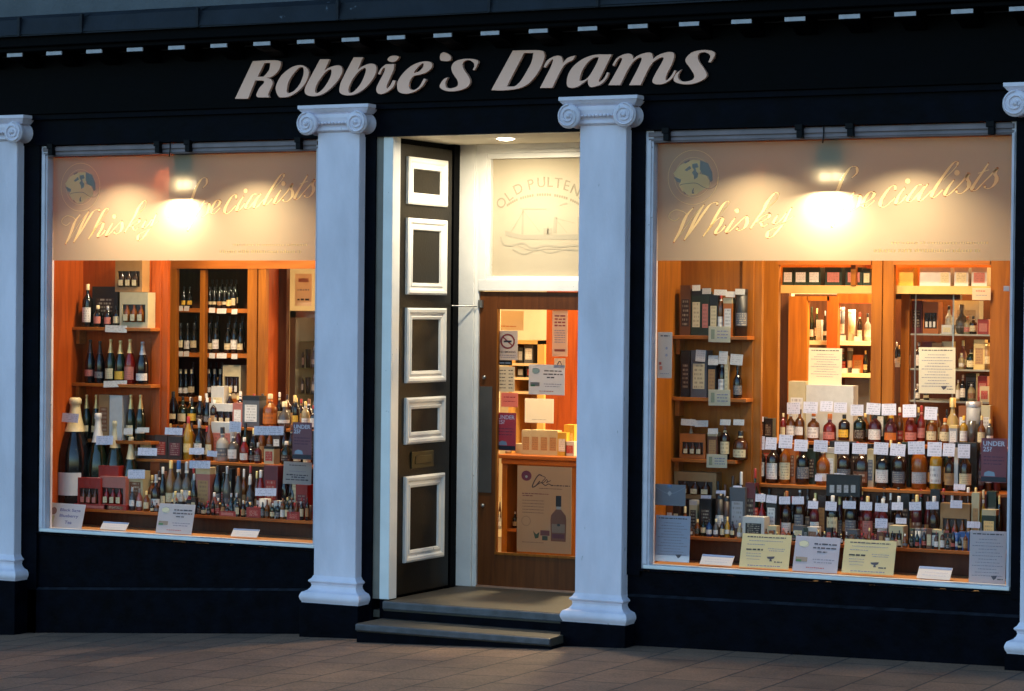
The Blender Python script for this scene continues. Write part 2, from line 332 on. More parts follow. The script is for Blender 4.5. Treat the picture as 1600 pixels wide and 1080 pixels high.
# lead flashing: uneven dressed sheets over the cornice
mb = MB(); rr = random.Random(3); x = -6
while x < 8:
    x2 = x+rr.uniform(.5, 1.1); j = [rr.uniform(-.008, .008) for _ in range(4)]
    mb.v += [(x, -.40, 3.868+j[0]), (x2+.02, -.402, 3.868+j[1]), (x2+.02, -.375, 3.975+j[2]), (x, -.375, 3.975+j[3]), (x, -.26, 4.02), (x2+.02, -.26, 4.02)]
    n = len(mb.v)-6; mb.f += [(n, n+1, n+2, n+3), (n+3, n+2, n+5, n+4)]; mb.m += [0, 0]; mb.sm += [False]*2
    mb.box(x-.006, x+.012, -.408, -.38, 3.865, 3.99); x = x2
mb.box(-6, 8, -.396, -.36, 3.862, 3.872); mb.build('lead_flashing', LEAD, B)
for k in range(-3, 26):
    xc = -2.3325+.3322*k
    o = MB((xc, -.2, 3.76)); zt = 3.764
    pr = [(-.30, zt), (-.30, zt-.035), (-.25, zt-.05), (-.18, zt-.055), (-.10, zt-.085), (-.10, zt)]
    n = len(o.v)
    for sx in (-.062, .062):
        for (yy, zz) in pr: o.v.append((sx, yy+.2, zz-3.76))
    o.f += [tuple(range(n, n+6)), tuple(range(n+11, n+5, -1))]+[(n+i, n+(i+1) % 6, n+6+(i+1) % 6, n+6+i) for i in range(6)]
    o.m += [0]*8; o.sm += [False]*8
    br = o.build('cornice_bracket', BLACKP, B, loc=(xc, -.2, 3.76)); br.parent = cor
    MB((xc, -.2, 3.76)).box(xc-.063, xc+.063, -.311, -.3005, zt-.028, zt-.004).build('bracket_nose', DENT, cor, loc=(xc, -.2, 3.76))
MB().box(-6, 8, -.08, .0, 3.36, 3.764).build('fascia', BLACKP, B, bevel=.004)
mb = MB(); mb.box(-6, 8, -.062, .0, 3.325, 3.358); mb.box(-6, 8, -.03, .012, 3.15, 3.327); mb.box(-2.5, .40, .012, .1, 3.15, 3.76); mb.box(1.9, 4.95, .012, .1, 3.15, 3.76); mb.box(.40, 1.9, .012, .1, 3.2, 3.76)
mb.build('frieze', NAVY, B)
def riser(x0, x1):
    mb = MB(); n = 14
    for i in range(n):
        a = x0+(x1-x0)*i/n; b = x0+(x1-x0)*(i+1)/n
        mb.v += [(a, 0, gz(a)-.05), (b, 0, gz(b)-.05), (b, 0, .455), (a, 0, .455)]; q = len(mb.v)-4; mb.f.append((q, q+1, q+2, q+3)); mb.m.append(0); mb.sm.append(False)
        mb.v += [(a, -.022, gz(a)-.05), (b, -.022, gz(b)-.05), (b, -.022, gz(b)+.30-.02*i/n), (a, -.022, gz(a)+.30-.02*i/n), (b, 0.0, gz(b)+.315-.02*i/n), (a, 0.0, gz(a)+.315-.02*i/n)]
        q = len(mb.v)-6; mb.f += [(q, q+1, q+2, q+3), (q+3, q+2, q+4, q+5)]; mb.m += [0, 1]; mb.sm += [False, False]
    mb.box(x0, x1, .003, .1, -.3, .45)
    return mb.build('stall_riser', [NAVY, mat('ledge_highlight_paint', (.009, .010, .014), .6, spec=.2, var=.8, vs=14)], B)  # slope face is lighter: sky highlight along the ledge put into its colour
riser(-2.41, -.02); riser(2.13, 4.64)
for a, b, z in ((-2.50, -2.336, -.3), (-.075, -.02, .43), (2.12, 2.243, .43), (4.553, 4.65, .43), (-3.7, -2.6, -.5), (4.95, 6, -.1), (.27, .352, -.1), (1.93, 2.119, -.1)): MB().box(a, b, -.022, .1, z, 3.152).build('jamb_board', NAVY, B)
MB().box(.404, .475, -.004, .085, -.1, .1715).build('jamb_block', NAVY, B); MB().box(.352, .404, -.006, .09, .172, 3.17).build('jamb_board', mat('taupe_paint', (.17, .145, .115), .5, var=.15), B)
# doorway casing
mb = MB(); mb.box(.404, .475, -.012, .09, .172, 3.15); mb.box(.404, 1.9, -.012, .08, 3.153, 3.185); mb.build('doorway_casing', WHITEP, B, bevel=.004)
# pilasters -----------------------------------------------------------------
def ring(mb, x0, x1, yf, yb, prof, m=0):
    n = len(mb.v)
    for o, z in prof:
        for p in ((x0-o, yb), (x0-o, yf-o), (x1+o, yf-o), (x1+o, yb)): mb.v.append(tuple(Vector((*p, z))-mb.o))
    for j in range(len(prof)-1):
        for i in range(3):
            a = n+4*j+i; mb.f.append((a, a+1, a+5, a+4)); mb.m.append(m); mb.sm.append(False)
    q = n+4*(len(prof)-1); mb.f.append((q, q+1, q+2, q+3)); mb.m.append(m); mb.sm.append(False)
    mb.f.append((n+3, n+2, n+1, n)); mb.m.append(m); mb.sm.append(False)
def pilaster(x0, w=.314):
    x1 = x0+w; xc = (x0+x1)/2; P = thing('pilaster', None, None); P.parent = B
    zb = .308; zl = .137
    MB().box(x0, x1, -.1, .0, zb-.02, 3.26).build('shaft', STONEW, P, bevel=.006)
    MB().box(x0-.066, x1+.06, -.165, .0, min(gz(x0-.07), gz(x1))-.03, zl-.004).build('plinth', NAVY, P, bevel=.005)
    mb = MB()
    prof = [(.054, zl-.002)]+[(.056+.012*math.sin(math.pi*t/6), zl+.004+.062*t/6) for t in range(7)]+[(.044, zl+.07), (.028, zl+.078), (.014, zl+.094), (.009, zl+.108), (.012, zl+.118)]
    prof += [(.012+.014*math.sin(math.pi*t/6), zl+.122+.03*t/6) for t in range(7)]+[(.008, zl+.158), (.0005, zl+.172)]
    ring(mb, x0, x1, -.1, 0, prof); mb.build('base', STONEW, P)
    # capital: abacus, cushion and two scrolled volutes with side bolsters
    mb = MB()
    zt = 3.357
    ring(mb, x0-.112, x1+.092, -.155, 0, [(-.03, zt-.062), (-.012, zt-.045), (0, zt-.03), (.006, zt-.024), (.006, zt-.003)])
    ring(mb, x0-.01, x1+.01, -.11, 0, [(0, zt-.175), (.012, zt-.165), (.012, zt-.15), (.004, zt-.145), (.022, zt-.115), (.03, zt-.085), (.03, zt-.062)])
    for sx in (-1, 1):
        vx = xc+(sx*w/2)+(-.045 if sx < 0 else .014); vz = zt-.122; rad = .076
        mb.lathe([(0, .172), (rad*.86, .172), (rad, .163), (rad, .155), (rad*.82, .12), (rad*.74, .085), (rad*.82, .05), (rad*.95, .02), (rad*.95, 0), (0, 0)], (vx, 0, vz), 24, axis='y')
        pts = []
        for i in range(46):
            t = i/45; a = (math.pi/2 if sx < 0 else math.pi/2)+(-1 if sx > 0 else 1)*(-t*2*math.pi*2.1)
            r_ = rad*(.93-.74*t); a = math.pi/2 - sx*(-1)*t*2*math.pi*2.1*-1
            pts.append((vx+r_*math.cos(a), -.175, vz+r_*math.sin(a)))
        mb.tube(pts, .0062, 6); mb.lathe([(.015, .17), (.013, .183), (0, .188)], (vx, 0, vz), 12, axis='y')
    for i in range(11):                       # small beads along the cushion
        bx_ = x0+.03+(w-.06)*i/10; mb.lathe([(0, .146), (.008, .143), (.011, .135)], (bx_, 0, zt-.12), 8, axis='y')
    mb.build('capital', STONEW, P)
    return P
for x0 in (-2.783, -.038, 1.842, 4.628): pilaster(x0)
# windows --------------------------------------------------------------------
WY = .055
def window(x0, x1):
    W = thing('shop_window', None, None); W.parent = B; z0, z1 = .50, 3.148
    mb = MB(); fw = .052
    for (a, b) in ((x0, x0+fw), (x1-.034, x1-.008)):
        mb = MB(); mb.box(a, b, .0, .085, z0-.03, z1-.002)
        mb.box(a+.012, b-.012 if a == x0 else b-.006, -.012, .002, z0, z1-.06); mb.build('frame_stile', mat('weathered_frame_paint', (.60, .56, .60), .5, var=.12, vs=8, bump=.2, speck=((.2, .2, .2), 30, .7)), W, bevel=.003)
    mb = MB(); mb.box(x0+fw, x1-.034, .003, .085, z1-.075, z1-.004); mb.box(x0+.02, x1-.02, -.010, .006, z1-.040, z1-.012); mb.box(x0+.02, x1-.02, -.005, .005, z1-.066, z1-.05); mb.build('head_rail', mat('shaded_rail_paint', (.17, .13, .135), .5, var=.25, vs=7), W, bevel=.003)  # rail colour carries the shade under the frieze
    mb = MB(); r_ = random.Random(int(x0*10)); n = 60       # worn, uneven sill edge
    for i in range(n):
        a = x0-.01+(x1-x0+.02)*i/n; b = x0-.01+(x1-x0+.02)*(i+1)/n+.001; d = r_.uniform(0, .006); h = r_.uniform(-.004, .003)
        mb.box(a, b, -.022-d, .0, .462+h, z0-.026)
    mb.build('sill_edge', NAVY, W)
    mb = MB(); mb.box(x0+.02, x1-.01, -.02, .1, z0-.026, z0-.004); mb.build('sill', WHITEP, W, bevel=.004)
    MB().box(x0+fw, x1-.034, WY, WY+.006, z0-.004, z1-.075).build('glass_pane', GLASS, W)
    W['fx0'] = x0+fw+.002; W['fx1'] = x1-.036; W['fz1'] = z1-.08
    return W
WL = window(-2.336, -.075); WR = window(2.243, 4.553)
for W_, pts in ((WL, ((80, 233), (247, 229), (294, 227), (467, 223))), (WR, ((1041, 209), (1249, 204), (1328, 202), (1548, 199)))):
    for px, py in pts:
        p = U(px, py, -.02); mb = MB(p); mb.box(p.x-.022, p.x+.026, -.045, .0, p.z, p.z+.035); mb.box(p.x-.010, p.x+.026, -.045, -.004, p.z-.045, p.z); mb.build('fixing_bracket', BLKM, W_, loc=p, bevel=.003)
for W_, px, py in ((WL, 266, 224), (WR, 1287, 200)):
    p = U(px, py, -.01); mb = MB(p); mb.tube([(p.x, -.014, p.z+.05), (p.x+.002, -.014, p.z-.04), (p.x-.004, -.014, p.z-.09)], .004); mb.build('cable', BLKM, W_, loc=p)
# gold script on the film -------------------------------------------------------
def sc_(s, k, ox, oy):
    return [(ox+float(a.split(',')[0])/k, oy+float(a.split(',')[1])/k) for a in s.split()]
A_ = (6.35, 1030, 230); B_ = (8.889, 1120, 280); C_ = (6.75, 1290, 240); D_ = (10.667, 1420, 240)
SCRIPT = [("195,700 150,730 95,705 100,660 160,622 235,640 265,665", A_), ("330,605 260,690 200,830 140,940", A_), ("140,940 230,830 330,690 420,590", A_), ("437,572 370,680 310,800 245,920", A_),
 ("245,920 350,780 430,660 500,570 560,548 572,570", A_), ("690,545 670,535 630,570 560,680 500,790 430,885", A_), ("430,885 540,740 620,640 680,570 690,540", A_), ("470,830 545,740 600,700 622,715 600,770 560,830 560,860 610,830 650,780", A_),
 ("245,540 190,620 130,720 150,735 210,690", B_), ("210,690 300,600 395,520 415,560 412,610 370,680 310,712 275,700 285,675", B_), ("850,205 830,188 790,200 700,310 640,430 560,540 460,685", B_), ("850,205 820,290 740,360 680,420", B_),
 ("540,600 600,540 690,490 722,495 700,540 620,590 612,620 640,658 700,620", B_), ("840,500 800,560 785,600 810,618 870,580 960,470", B_), ("1030,400 980,490 930,590 850,700 770,790 710,810 695,770 730,710 850,655 1060,515", B_),
 ("1261,332 1270,339 1283,336 1297,320 1307,300 1316,279 1328,262 1337,261 1338,270 1330,278", (1, 0, 0)), ("1334,300 1318,322 1299,354", (1, 0, 0)), ("1314,330 1330,309 1341,305 1343,312 1337,325 1328,330", (1, 0, 0)),
 ("1330,329 1347,319 1360,311 1365,303 1359,300 1350,311 1347,321 1353,324 1366,313", (1, 0, 0)), ("1398,297 1397,290 1389,294 1377,311 1375,321 1382,323 1398,309", (1, 0, 0)),
 ("830,360 770,440 740,510 755,532 800,500 850,440", C_), ("215,520 140,530 50,640 -25,750 -5,800 60,770 170,650 260,540", D_), ("310,510 220,620 158,740 185,785 240,750 380,610", D_),
 ("800,195 808,145 760,140 690,210 600,330 480,500 390,650 378,715 420,725 470,690 560,600", D_), ("800,195 740,270 650,360 560,450", D_), ("745,440 660,550 598,665 625,700 690,660 780,575", D_),
 ("780,575 880,470 985,340 965,410 995,480 985,560 920,630 860,665 800,655 785,615", D_), ("1320,165 1230,300 1120,460 1050,575 1065,612 1120,605 1210,510", D_), ("1210,510 1330,390 1462,255 1430,330 1455,400 1445,470 1390,545 1330,582 1270,575 1258,535", D_),
 ("1150,330 1240,300 1330,270", D_)]
DOTS = [((275, 435), B_, 4.2), ((862, 290), C_, 4.3), ((797, 320), D_, 4.5), ((1250, 460), B_, 2.6)]
LAND = ["135,260 200,180 260,150 330,125 400,130 412,200 395,265 460,278 492,330 490,400 430,420 360,470 290,480 222,435 188,380 212,330 150,290"]
SEA = ["400,130 480,160 522,250 525,330 505,348 482,290 420,265 398,220", "135,290 212,322 205,352 170,345", "240,150 300,122 292,143 250,162", "246,228 300,183 312,214 268,237", "322,168 372,160 386,198 354,206 362,240 384,262 374,300 342,320 338,282 320,252 340,226 324,200", "232,432 262,460 252,468", "322,430 340,400 334,440 345,460 320,462"]
def script(W_, dx, name='gold_lettering'):
    mb = MB(); y = WY+.0088; cut = set(); CS_ = .004; fx0, fx1, fz0, fz1 = W_['fx0'], W_['fx1'], 2.356, W_['fz1']
    def wf(t, u):
        steep = abs(t.z); return .0022+.0105*max(0, steep-.55)/.45*(1 if abs(t.z) > .55 else 0)*(.35+.65*math.sin(math.pi*min(1, max(0, u))))
    for i, (s, tr) in enumerate(SCRIPT):
        P = [U(a, b, WY)+Vector((dx, 0, 0)) for a, b in cr_interp2(sc_(s, *tr))]
        hair = i in (2, 6, 11, 24, 29, 0)
        mb.ribbon(P, (lambda t, u: .0024) if hair else wf, y-i*.00003)
        if hair: continue
        for a in range(len(P)-1):
            t = (P[a+1]-P[a]); L_ = t.length; t = t.normalized() if L_ > 0 else Vector((1, 0, 0)); hw = wf(t, a/(len(P)-1))+.0006
            if hw < .002: continue
            for q in range(max(2, int(L_/.002))+1):
                c = P[a]+(P[a+1]-P[a])*(q/max(2, int(L_/.002)))
                for ii in range(int((c.x-hw-fx0)/CS_), int((c.x+hw-fx0)/CS_)+1):
                    for jj in range(int((c.z-hw-fz0)/CS_), int((c.z+hw-fz0)/CS_)+1):
                        if (fx0+(ii+.5)*CS_-c.x)**2+(fz0+(jj+.5)*CS_-c.z)**2 < hw*hw: cut.add((ii, jj))
    for i, (q, (k, ox, oy), rad) in enumerate(DOTS):
        c = U(ox+q[0]/k, oy+q[1]/k, WY)+Vector((dx, 0, 0)); rad = rad*.0042*(.55 if i < 3 else .4)
        mb.quad([(c.x+rad*1.6*math.cos(a*.5236), y-.002, c.z+rad*1.6*math.sin(a*.5236)) for a in range(12)])
        for ii in range(int((c.x-rad*1.7-fx0)/CS_), int((c.x+rad*1.7-fx0)/CS_)+1):
            for jj in range(int((c.z-rad*1.7-fz0)/CS_), int((c.z+rad*1.7-fz0)/CS_)+1):
                if (fx0+(ii+.5)*CS_-c.x)**2+(fz0+(jj+.5)*CS_-c.z)**2 < (rad*1.6)**2: cut.add((ii, jj))
    mb.build(name, GOLD, W_)
    fm = MB(); fm.keep = True; yy = WY+.0092; ni = int(math.ceil((fx1-fx0)/CS_)); nj = int(math.ceil((fz1-fz0)/CS_)); rows = {}
    for ii, jj in cut: rows.setdefault(jj, set()).add(ii)
    def strip(xa, xb, za, zb):
        if xb > xa and zb > za: fm.quad([(xa, yy, za), (xb, yy, za), (xb, yy, zb), (xa, yy, zb)])
    jj = 0
    while jj < nj:
        if jj not in rows:
            k = jj
            while k < nj and k not in rows: k += 1
            strip(fx0, fx1, fz0+jj*CS_, min(fz1, fz0+k*CS_)); jj = k; continue
        ii = 0
        while ii < ni:
            if ii in rows[jj]: ii += 1; continue
            k = ii
            while k < ni and k not in rows[jj]: k += 1
            strip(fx0+ii*CS_, min(fx1, fx0+k*CS_), fz0+jj*CS_, min(fz1, fz0+(jj+1)*CS_)); ii = k
        jj += 1
    fm.build('frosted_film', FILM, W_)
    mb = MB(); c = U(1082, 277, WY)+Vector((dx, 0, 0))
    def poly(s, m, dy):
        P = [U(a, b, WY)+Vector((dx, 0, 0)) for a, b in sc_(s, *A_)]
        n = len(mb.v); mb.v += [(p.x, y-dy, p.z) for p in P]; mb.f.append(tuple(range(n, n+len(P)))); mb.m.append(m); mb.sm.append(False)
    poly(LAND[0], 0, .0)
    for i, s in enumerate(SEA): poly(s, 1, .0006+.0001*i)
    P = [U(a, b, WY)+Vector((dx, 0, 0)) for a, b in cr_interp2(sc_("200,385 215,370 300,358 370,360 440,400 500,412 545,390 570,365", *A_))]; mb.ribbon(P, lambda t, u: .0014, y-.0018, 1)
    P = [c+Vector((.165*math.cos(a/40*6.2832), 0, .165*math.sin(a/40*6.2832))) for a in range(41)]; mb.ribbon(P, lambda t, u: .0013+.0018*max(0, u-.9)*10*(u > .9), y)
    P = [c+Vector((.121*math.cos(a/40*6.2832), 0, .121*math.sin(a/40*6.2832))) for a in range(41)]; mb.ribbon(P, lambda t, u: .001, y)
    mb.build('globe_emblem', [GOLD, GBLUE], W_)
    rr = random.Random(5)                     # two lines of tiny contact lettering at the foot of the film
    for (xa, xb, yy, hh) in ((1392, 1540, 381, 3), (1365, 1530, 394, 5)):
        x = xa; mb = MB()
        while x < xb:
            w_ = rr.uniform(1.2, 3); a = U(x, yy, WY)+Vector((dx, 0, 0)); b = U(x+w_, yy-hh*rr.uniform(.7, 1.1), WY)+Vector((dx, 0, 0))
            mb.quad([(a.x, y, a.z), (b.x, y, a.z), (b.x, y, b.z), (a.x, y, b.z)]); x += w_+(rr.uniform(1.6, 2.4) if rr.random() < .85 else 5)
        mb.build('contact_lettering', GOLD, W_)
def cr_interp2(P, n=6): return [(v.x, v.y) for v in cr_interp([(a, b, 0) for a, b in P], n)]
script(WR, 0); script(WL, -4.58)
# sign -----------------------------------------------------------------------------
SG = thing('shop_sign', 'large bronze italic lettering raised across the dark fascia', 'sign', (1.3, -.08, 3.5))
def glyph(name, s, k, ox, oy):
    cu = bpy.data.curves.new('g', 'CURVE'); cu.dimensions = '2D'; cu.fill_mode = 'BOTH'; cu.extrude = .011; cu.bevel_depth = .0015
    c0 = None
    for part in s.split('|'):
        pts = []; cor_ = []
        for a in part.split():
            c = a.endswith('c'); a = a.rstrip('c'); x, y = map(float, a.split(',')); pts.append(Vector((ox+x/k, oy+y/k, 0))); cor_.append(c)
        N = len(pts); poly = []
        if any(cor_):
            st = cor_.index(True); idx = [(st+i) % N for i in range(N)]+[st]; seg = [idx[0]]
            for j in idx[1:]:
                seg.append(j)
                if cor_[j]: poly += cr_interp([pts[q] for q in seg], 5)[:-1]; seg = [j]
        else: poly = cr_interp(pts, 5, True)
        W3 = [U(p.x, p.y, -.10) for p in poly]
        if c0 is None: c0 = sum(W3, Vector())/len(W3)
        sp2 = cu.splines.new('POLY'); sp2.points.add(len(W3)-1); sp2.use_cyclic_u = True
        for q, p in zip(sp2.points, W3): q.co = (p.x-c0.x, p.z-c0.z, 0, 1)
    o = bpy.data.objects.new('g', cu); COL.objects.link(o); dg = bpy.context.evaluated_depsgraph_get(); dg.update()
    me = bpy.data.meshes.new_from_object(o.evaluated_get(dg)); bpy.data.objects.remove(o); me.materials.clear()
    me.transform(Matrix.Rotation(R(90), 4, 'X'))
    q = link('sign_letter', me, SG, SIGNM, loc=Vector((c0.x, -.0945, c0.z))-Vector(SG.location))
K = 11.429
for s, k, ox, oy in [
 ("95,850c 410,185c 640,170 870,175 905,240 850,370 740,460 640,476 720,500 760,570 720,680 680,770 700,825c 500,825c 475,780 530,660 610,570 590,527 450,525c 320,850c|615,212c 725,212c 700,340 605,460c 490,465c", K, 360, 80),
 ("820,680 850,560 930,430 1060,320 1180,265 1300,260 1390,330 1400,430 1340,580 1220,710 1080,800 960,825 870,810|1010,700 1040,560 1120,420 1220,310 1290,285 1320,330 1310,440 1250,590 1150,710 1060,755 1020,740", K, 360, 80),
 ("240,150c 405,150c 310,360c 400,300 520,262 610,275 630,370 570,500 450,640 330,740 200,795 60,800 -20,760 -30,680 20,560|145,690 180,590 250,480 340,370 420,325 445,350 430,450 370,570 290,680 210,745 155,750", K, 480, 80),
 ("840,115c 1000,115c 905,345c 990,280 1120,230 1220,250 1240,350 1190,480 1080,620 960,720 820,780 680,785 595,740 590,650 640,500|740,680 780,570 860,440 950,345 1030,300 1060,330 1040,420 980,560 900,670 820,740 755,745", K, 480, 80),
 ("1275,405c 1330,310 1415,240c 1560,235c 1545,340 1480,490 1425,620 1435,672 1490,620 1540,525c 1578,540 1540,640 1440,725 1340,765 1265,745 1245,670 1290,560 1385,380 1395,300 1350,325 1305,418c|1445,150 1490,100 1570,85 1640,100 1620,150 1560,190 1480,185", K, 480, 80),
 ("190,570 210,490 290,380 400,290 530,240 640,240 675,280 650,340 560,400 415,432c 365,500 350,580 370,620 430,630 500,580 560,475c 587,490 540,570 470,630 380,670 290,680 210,650|415,400c 450,340 510,280 555,258 550,310 500,370", 8.889, 600, 70),
 ("785,170 800,125 850,110 920,150 935,190 910,225 840,225 795,215", 8.889, 600, 70),
 ("1240,352c 1262,300 1250,250 1190,215 1130,225 1095,270 1110,340 1170,430 1200,500 1180,570 1100,620 980,645 870,640 790,600 790,550 840,480 890,460c 860,520 860,580 910,610 980,600 1030,570 1030,500 960,390 945,310 990,240 1090,205 1220,200 1310,225 1300,280 1262,355c", 8.889, 600, 70),
 ("100,810c 480,110c 960,105 1040,170 1030,270 960,440 850,600 720,720 560,785 300,815|365,750c 680,147c 850,147c 820,300 740,460 630,640 540,730 480,752", K, 760, 70),
 ("970,770c 1160,400 1200,265 1150,290 1062,408c 1035,398c 1090,290 1200,220 1300,200 1355,240 1370,340c 1460,240 1590,200c 1550,270 1440,330 1350,430 1180,770c", K, 760, 70),
 ("75,640 110,510 200,380 340,270 500,200 640,178c 870,178c 700,520 640,640 662,668 740,600 790,500c 815,510 780,600 690,700 590,740 500,755 455,700 455,612c 380,670 260,750 150,770 85,740|300,600 350,450 450,310 560,230 650,222c 600,350 490,540 400,630 310,650", K, 880, 70),
 ("-437,720c -257,400 -197,262 -220,232 -277,270 -340,382c -365,365c -297,250 -177,180 -67,165 -12,205 -7,268c 90,195 250,145 330,165 350,265c 450,190 600,140 700,140 730,200 690,340 600,520 572,625 610,635 680,560 740,462c 758,480 700,590 600,670 500,705 390,700 345,650 400,520 520,310 545,235 480,232 350,310c 270,430 130,720c -67,720c 80,440 155,260 100,232 -7,310c -100,450 -237,720c", K, 990, 70),
 ("1343,308c 1375,240 1370,180 1290,135 1200,145 1150,200 1170,300 1260,430 1310,530 1280,600 1180,660 1050,700 900,705 760,670 725,610 770,520 845,460c 800,540 800,600 860,655 970,660 1070,620 1090,540 1020,420 935,290 980,200 1080,130 1250,100 1400,115 1455,160 1430,240 1375,318c", K, 990, 70)]:
    glyph('l', s, k, ox, oy)
# ---------------------------------------------------------------- porch and entrance
PX0, PX1, DY = .418, 1.93, 1.03
mb = MB(); mb.box(PX0-.1, 2.0, .09, DY+.3, 3.185, 3.25); mb.build('porch_ceiling', mat('porch_ceiling_paint', (.10, .085, .06), .6, var=.2), B)
mb = MB(); mb.box(PX0-.1, PX0-.045, .09, DY, .15, 3.2); mb.box(PX1, PX1+.1, .09, DY+.06, .15, 3.2); mb.box(PX0-.045, PX0+.002, .92, DY+.02, .15, 3.2); mb.build('porch_wall', BLACKP, B)
# steps
s1 = MB(); s1.box(.445, 1.95, -.03, DY+.1, .1, .166); s1.box(.352, .41, .0, .09, .05, .1)
st = s1.build('doorstep', STEPM, B, bevel=.005)
MB().box(.445, 1.85, -.045, -.006, .112, .163).build('step_nosing', NOSE, st, bevel=.008)
MB().box(.445, 1.86, -.028, .05, -.12, .1).build('step_riser', NAVY, B)
s2 = MB(); s2.box(.43, 1.80, -.34, -.02, .0, .052); st = s2.build('doorstep', STEPM, B, bevel=.005)
MB().box(.43, 1.80, -.36, -.32, .008, .050).build('step_nosing', NOSE, st, bevel=.008)
MB().box(.43, 1.80, -.335, -.05, -.14, .0).build('step_riser', NAVY, B)
# open outer door leaf folded against the left side of the porch
def UXp(px, py, X):
    d = ray(px, py); t = (X-CAM[0])/d[0]; return CAM[1]+t*d[1], CAM[2]+t*d[2]
leaf = MB().box(PX0-.045, PX0, .095, .895, .175, 3.12).build('outer_door', OLIVE, B, bevel=.004)
def moulding(y0, y1, z0, z1):
    mb = MB(); n = 0; prof = [(0, 0), (0, .018), (.012, .026), (.028, .024), (.04, .012), (.052, .012), (.058, .018), (.074, .014), (.078, 0)]
    for ins, hgt in prof:
        for (yy, zz) in ((y0+ins, z0+ins), (y1-ins, z0+ins), (y1-ins, z1-ins), (y0+ins, z1-ins)): mb.v.append((PX0+.001+hgt, yy, zz))
    for j in range(len(prof)-1):
        for i in range(4): a = 4*j; mb.f.append((a+i, a+(i+1) % 4, a+4+(i+1) % 4, a+4+i)); mb.m.append(0); mb.sm.append(False)
    mb.build('panel_moulding', WHITEP, leaf)
for (pa, pb) in ((244, 318), (340, 460), (481, 599), (622, 695), (745, 880)):
    ya, za = UXp(631, pa, PX0); yb, zb_ = UXp(628, pb, PX0); moulding(.262, .80, zb_, za)
ya, za = UXp(637, 707, PX0); yb, zb_ = UXp(637, 733, PX0); mb = MB(); mb.box(PX0+.001, PX0+.010, .36, .66, zb_, za); mb.box(PX0+.010, PX0+.016, .40, .62, zb_+.028, za-.028); mb.build('letter_plate', BRASS, leaf, bevel=.003)
mb = MB(); mb.tube([(PX0+.004, .90, 2.07), (PX0+.14, DY-.025, 2.068)], .005); mb.build('door_stay', STEEL, leaf)
# door frame
jx0, jx1 = PX0-.02, .565
zt_ = U(800, 456, DY).z; zdb = .178
mb = MB(); mb.box(jx0, jx1-.03, DY-.03, DY+.09, .166, 3.185); mb.box(jx1-.03, jx1, DY-.012, DY+.09, .166, 3.185); mb.box(1.73, PX1, DY-.03, DY+.09, .166, 3.185); mb.build('door_frame', WHITEP, B, bevel=.003)
mb = MB(); zt0 = zt_+.005
mb.box(jx1, 1.73, DY-.022, DY+.085, zt0, zt0+.075); mb.box(jx1, 1.73, DY-.03, DY+.08, 3.10, 3.184); mb.box(jx1, 1.73, DY-.045, DY-.03, 3.125, 3.16)
mb.box(jx1, jx1+.052, DY-.018, DY+.08, zt0+.075, 3.10); mb.box(1.66, 1.73, DY-.018, DY+.08, zt0+.075, 3.10)
mb.box(jx1+.052, 1.66, DY-.006, DY+.07, zt0+.075, zt0+.10); mb.box(jx1+.052, 1.66, DY-.006, DY+.07, 3.065, 3.10); mb.box(jx1+.052, jx1+.078, DY-.006, DY+.07, zt0+.10, 3.065)
tw = mb.build('transom_window', WHITEP, B, bevel=.003)
tp = MB().box(jx1+.078, 1.66, DY+.03, DY+.034, zt0+.10, 3.065).build('transom_pane', TRANS, tw)
mb = MB()
for ch, px, py, a in (('O', 783, 317, 50), ('L', 795, 306, 38), ('D', 809.5, 295, 27), ('P', 829.5, 288, 14), ('U', 845.5, 285, 5), ('L', 859.5, 284.5, 0), ('T', 872, 286, -6), ('E', 885.5, 290, -15), ('N', 899, 297, -27), ('E', 911, 306, -38), ('Y', 922, 317, -50)):
    c = U(px, py, DY+.028); add_mesh(mb, text_mesh(ch, .08), (c.x, DY+.0285, c.z), h=.067, rot=-R(a))
mb.build('etched_lettering', ETCH, tw); mb = MB()
rr = random.Random(2)
for i in range(34):                       # second, finer arc
    a = R(140-100*i/33); cx_, cz_ = 850, 352
    px, py = cx_+74*math.cos(a), cz_-46*math.sin(a)-2
    if i % 7 == 6:
        mb.build('etched_small_lettering', ETCH, tw); mb = MB(); continue
    c = U(px, py, DY+.028); w_ = .008; mb.quad([(c.x-w_, DY+.0285, c.z-.009), (c.x+w_*.6, DY+.0285, c.z-.009), (c.x+w_*.6, DY+.0285, c.z+.008), (c.x-w_, DY+.0285, c.z+.008)])
mb.build('etched_small_lettering', ETCH, tw)
mb = MB(); etc = lambda s: [U(750+float(a.split(',')[0])/5.142, 230+float(a.split(',')[1])/5.142, DY+.028) for a in s.split()]
n = len(mb.v); P = etc("200,670 330,705 760,700 930,690 900,745 340,742 205,715"); mb.v += [(p.x, DY+.0285, p.z) for p in P]; mb.f.append(tuple(range(n, n+7))); mb.m.append(0); mb.sm.append(False)
for s, w_ in (("345,500 340,700", .005), ("320,495 535,495", .003), ("345,510 480,680", .0015), ("345,520 250,680", .0015), ("530,650 530,700", .012), ("560,650 560,700", .012), ("605,560 600,690", .008), ("625,600 700,690", .0015), ("605,570 760,610", .0015), ("640,470 670,455 700,450", .003),
              ("165,720 190,780 260,790 340,770 420,810 520,790 640,800 760,790 900,800", .004), ("260,820 360,860 460,820 560,850 700,820 900,850", .003), ("300,790 420,830 560,815 760,830", .002), ("790,560 795,690", .005)):
    P = cr_interp(etc(s), 4); mb.ribbon(P, lambda t, u, w_=w_: w_*1.5, DY+.028-.0002*len(s) % .001)
mb.build('etched_ship', frosted('etched_pale', (.46, .41, .31), 0, .8), tw)
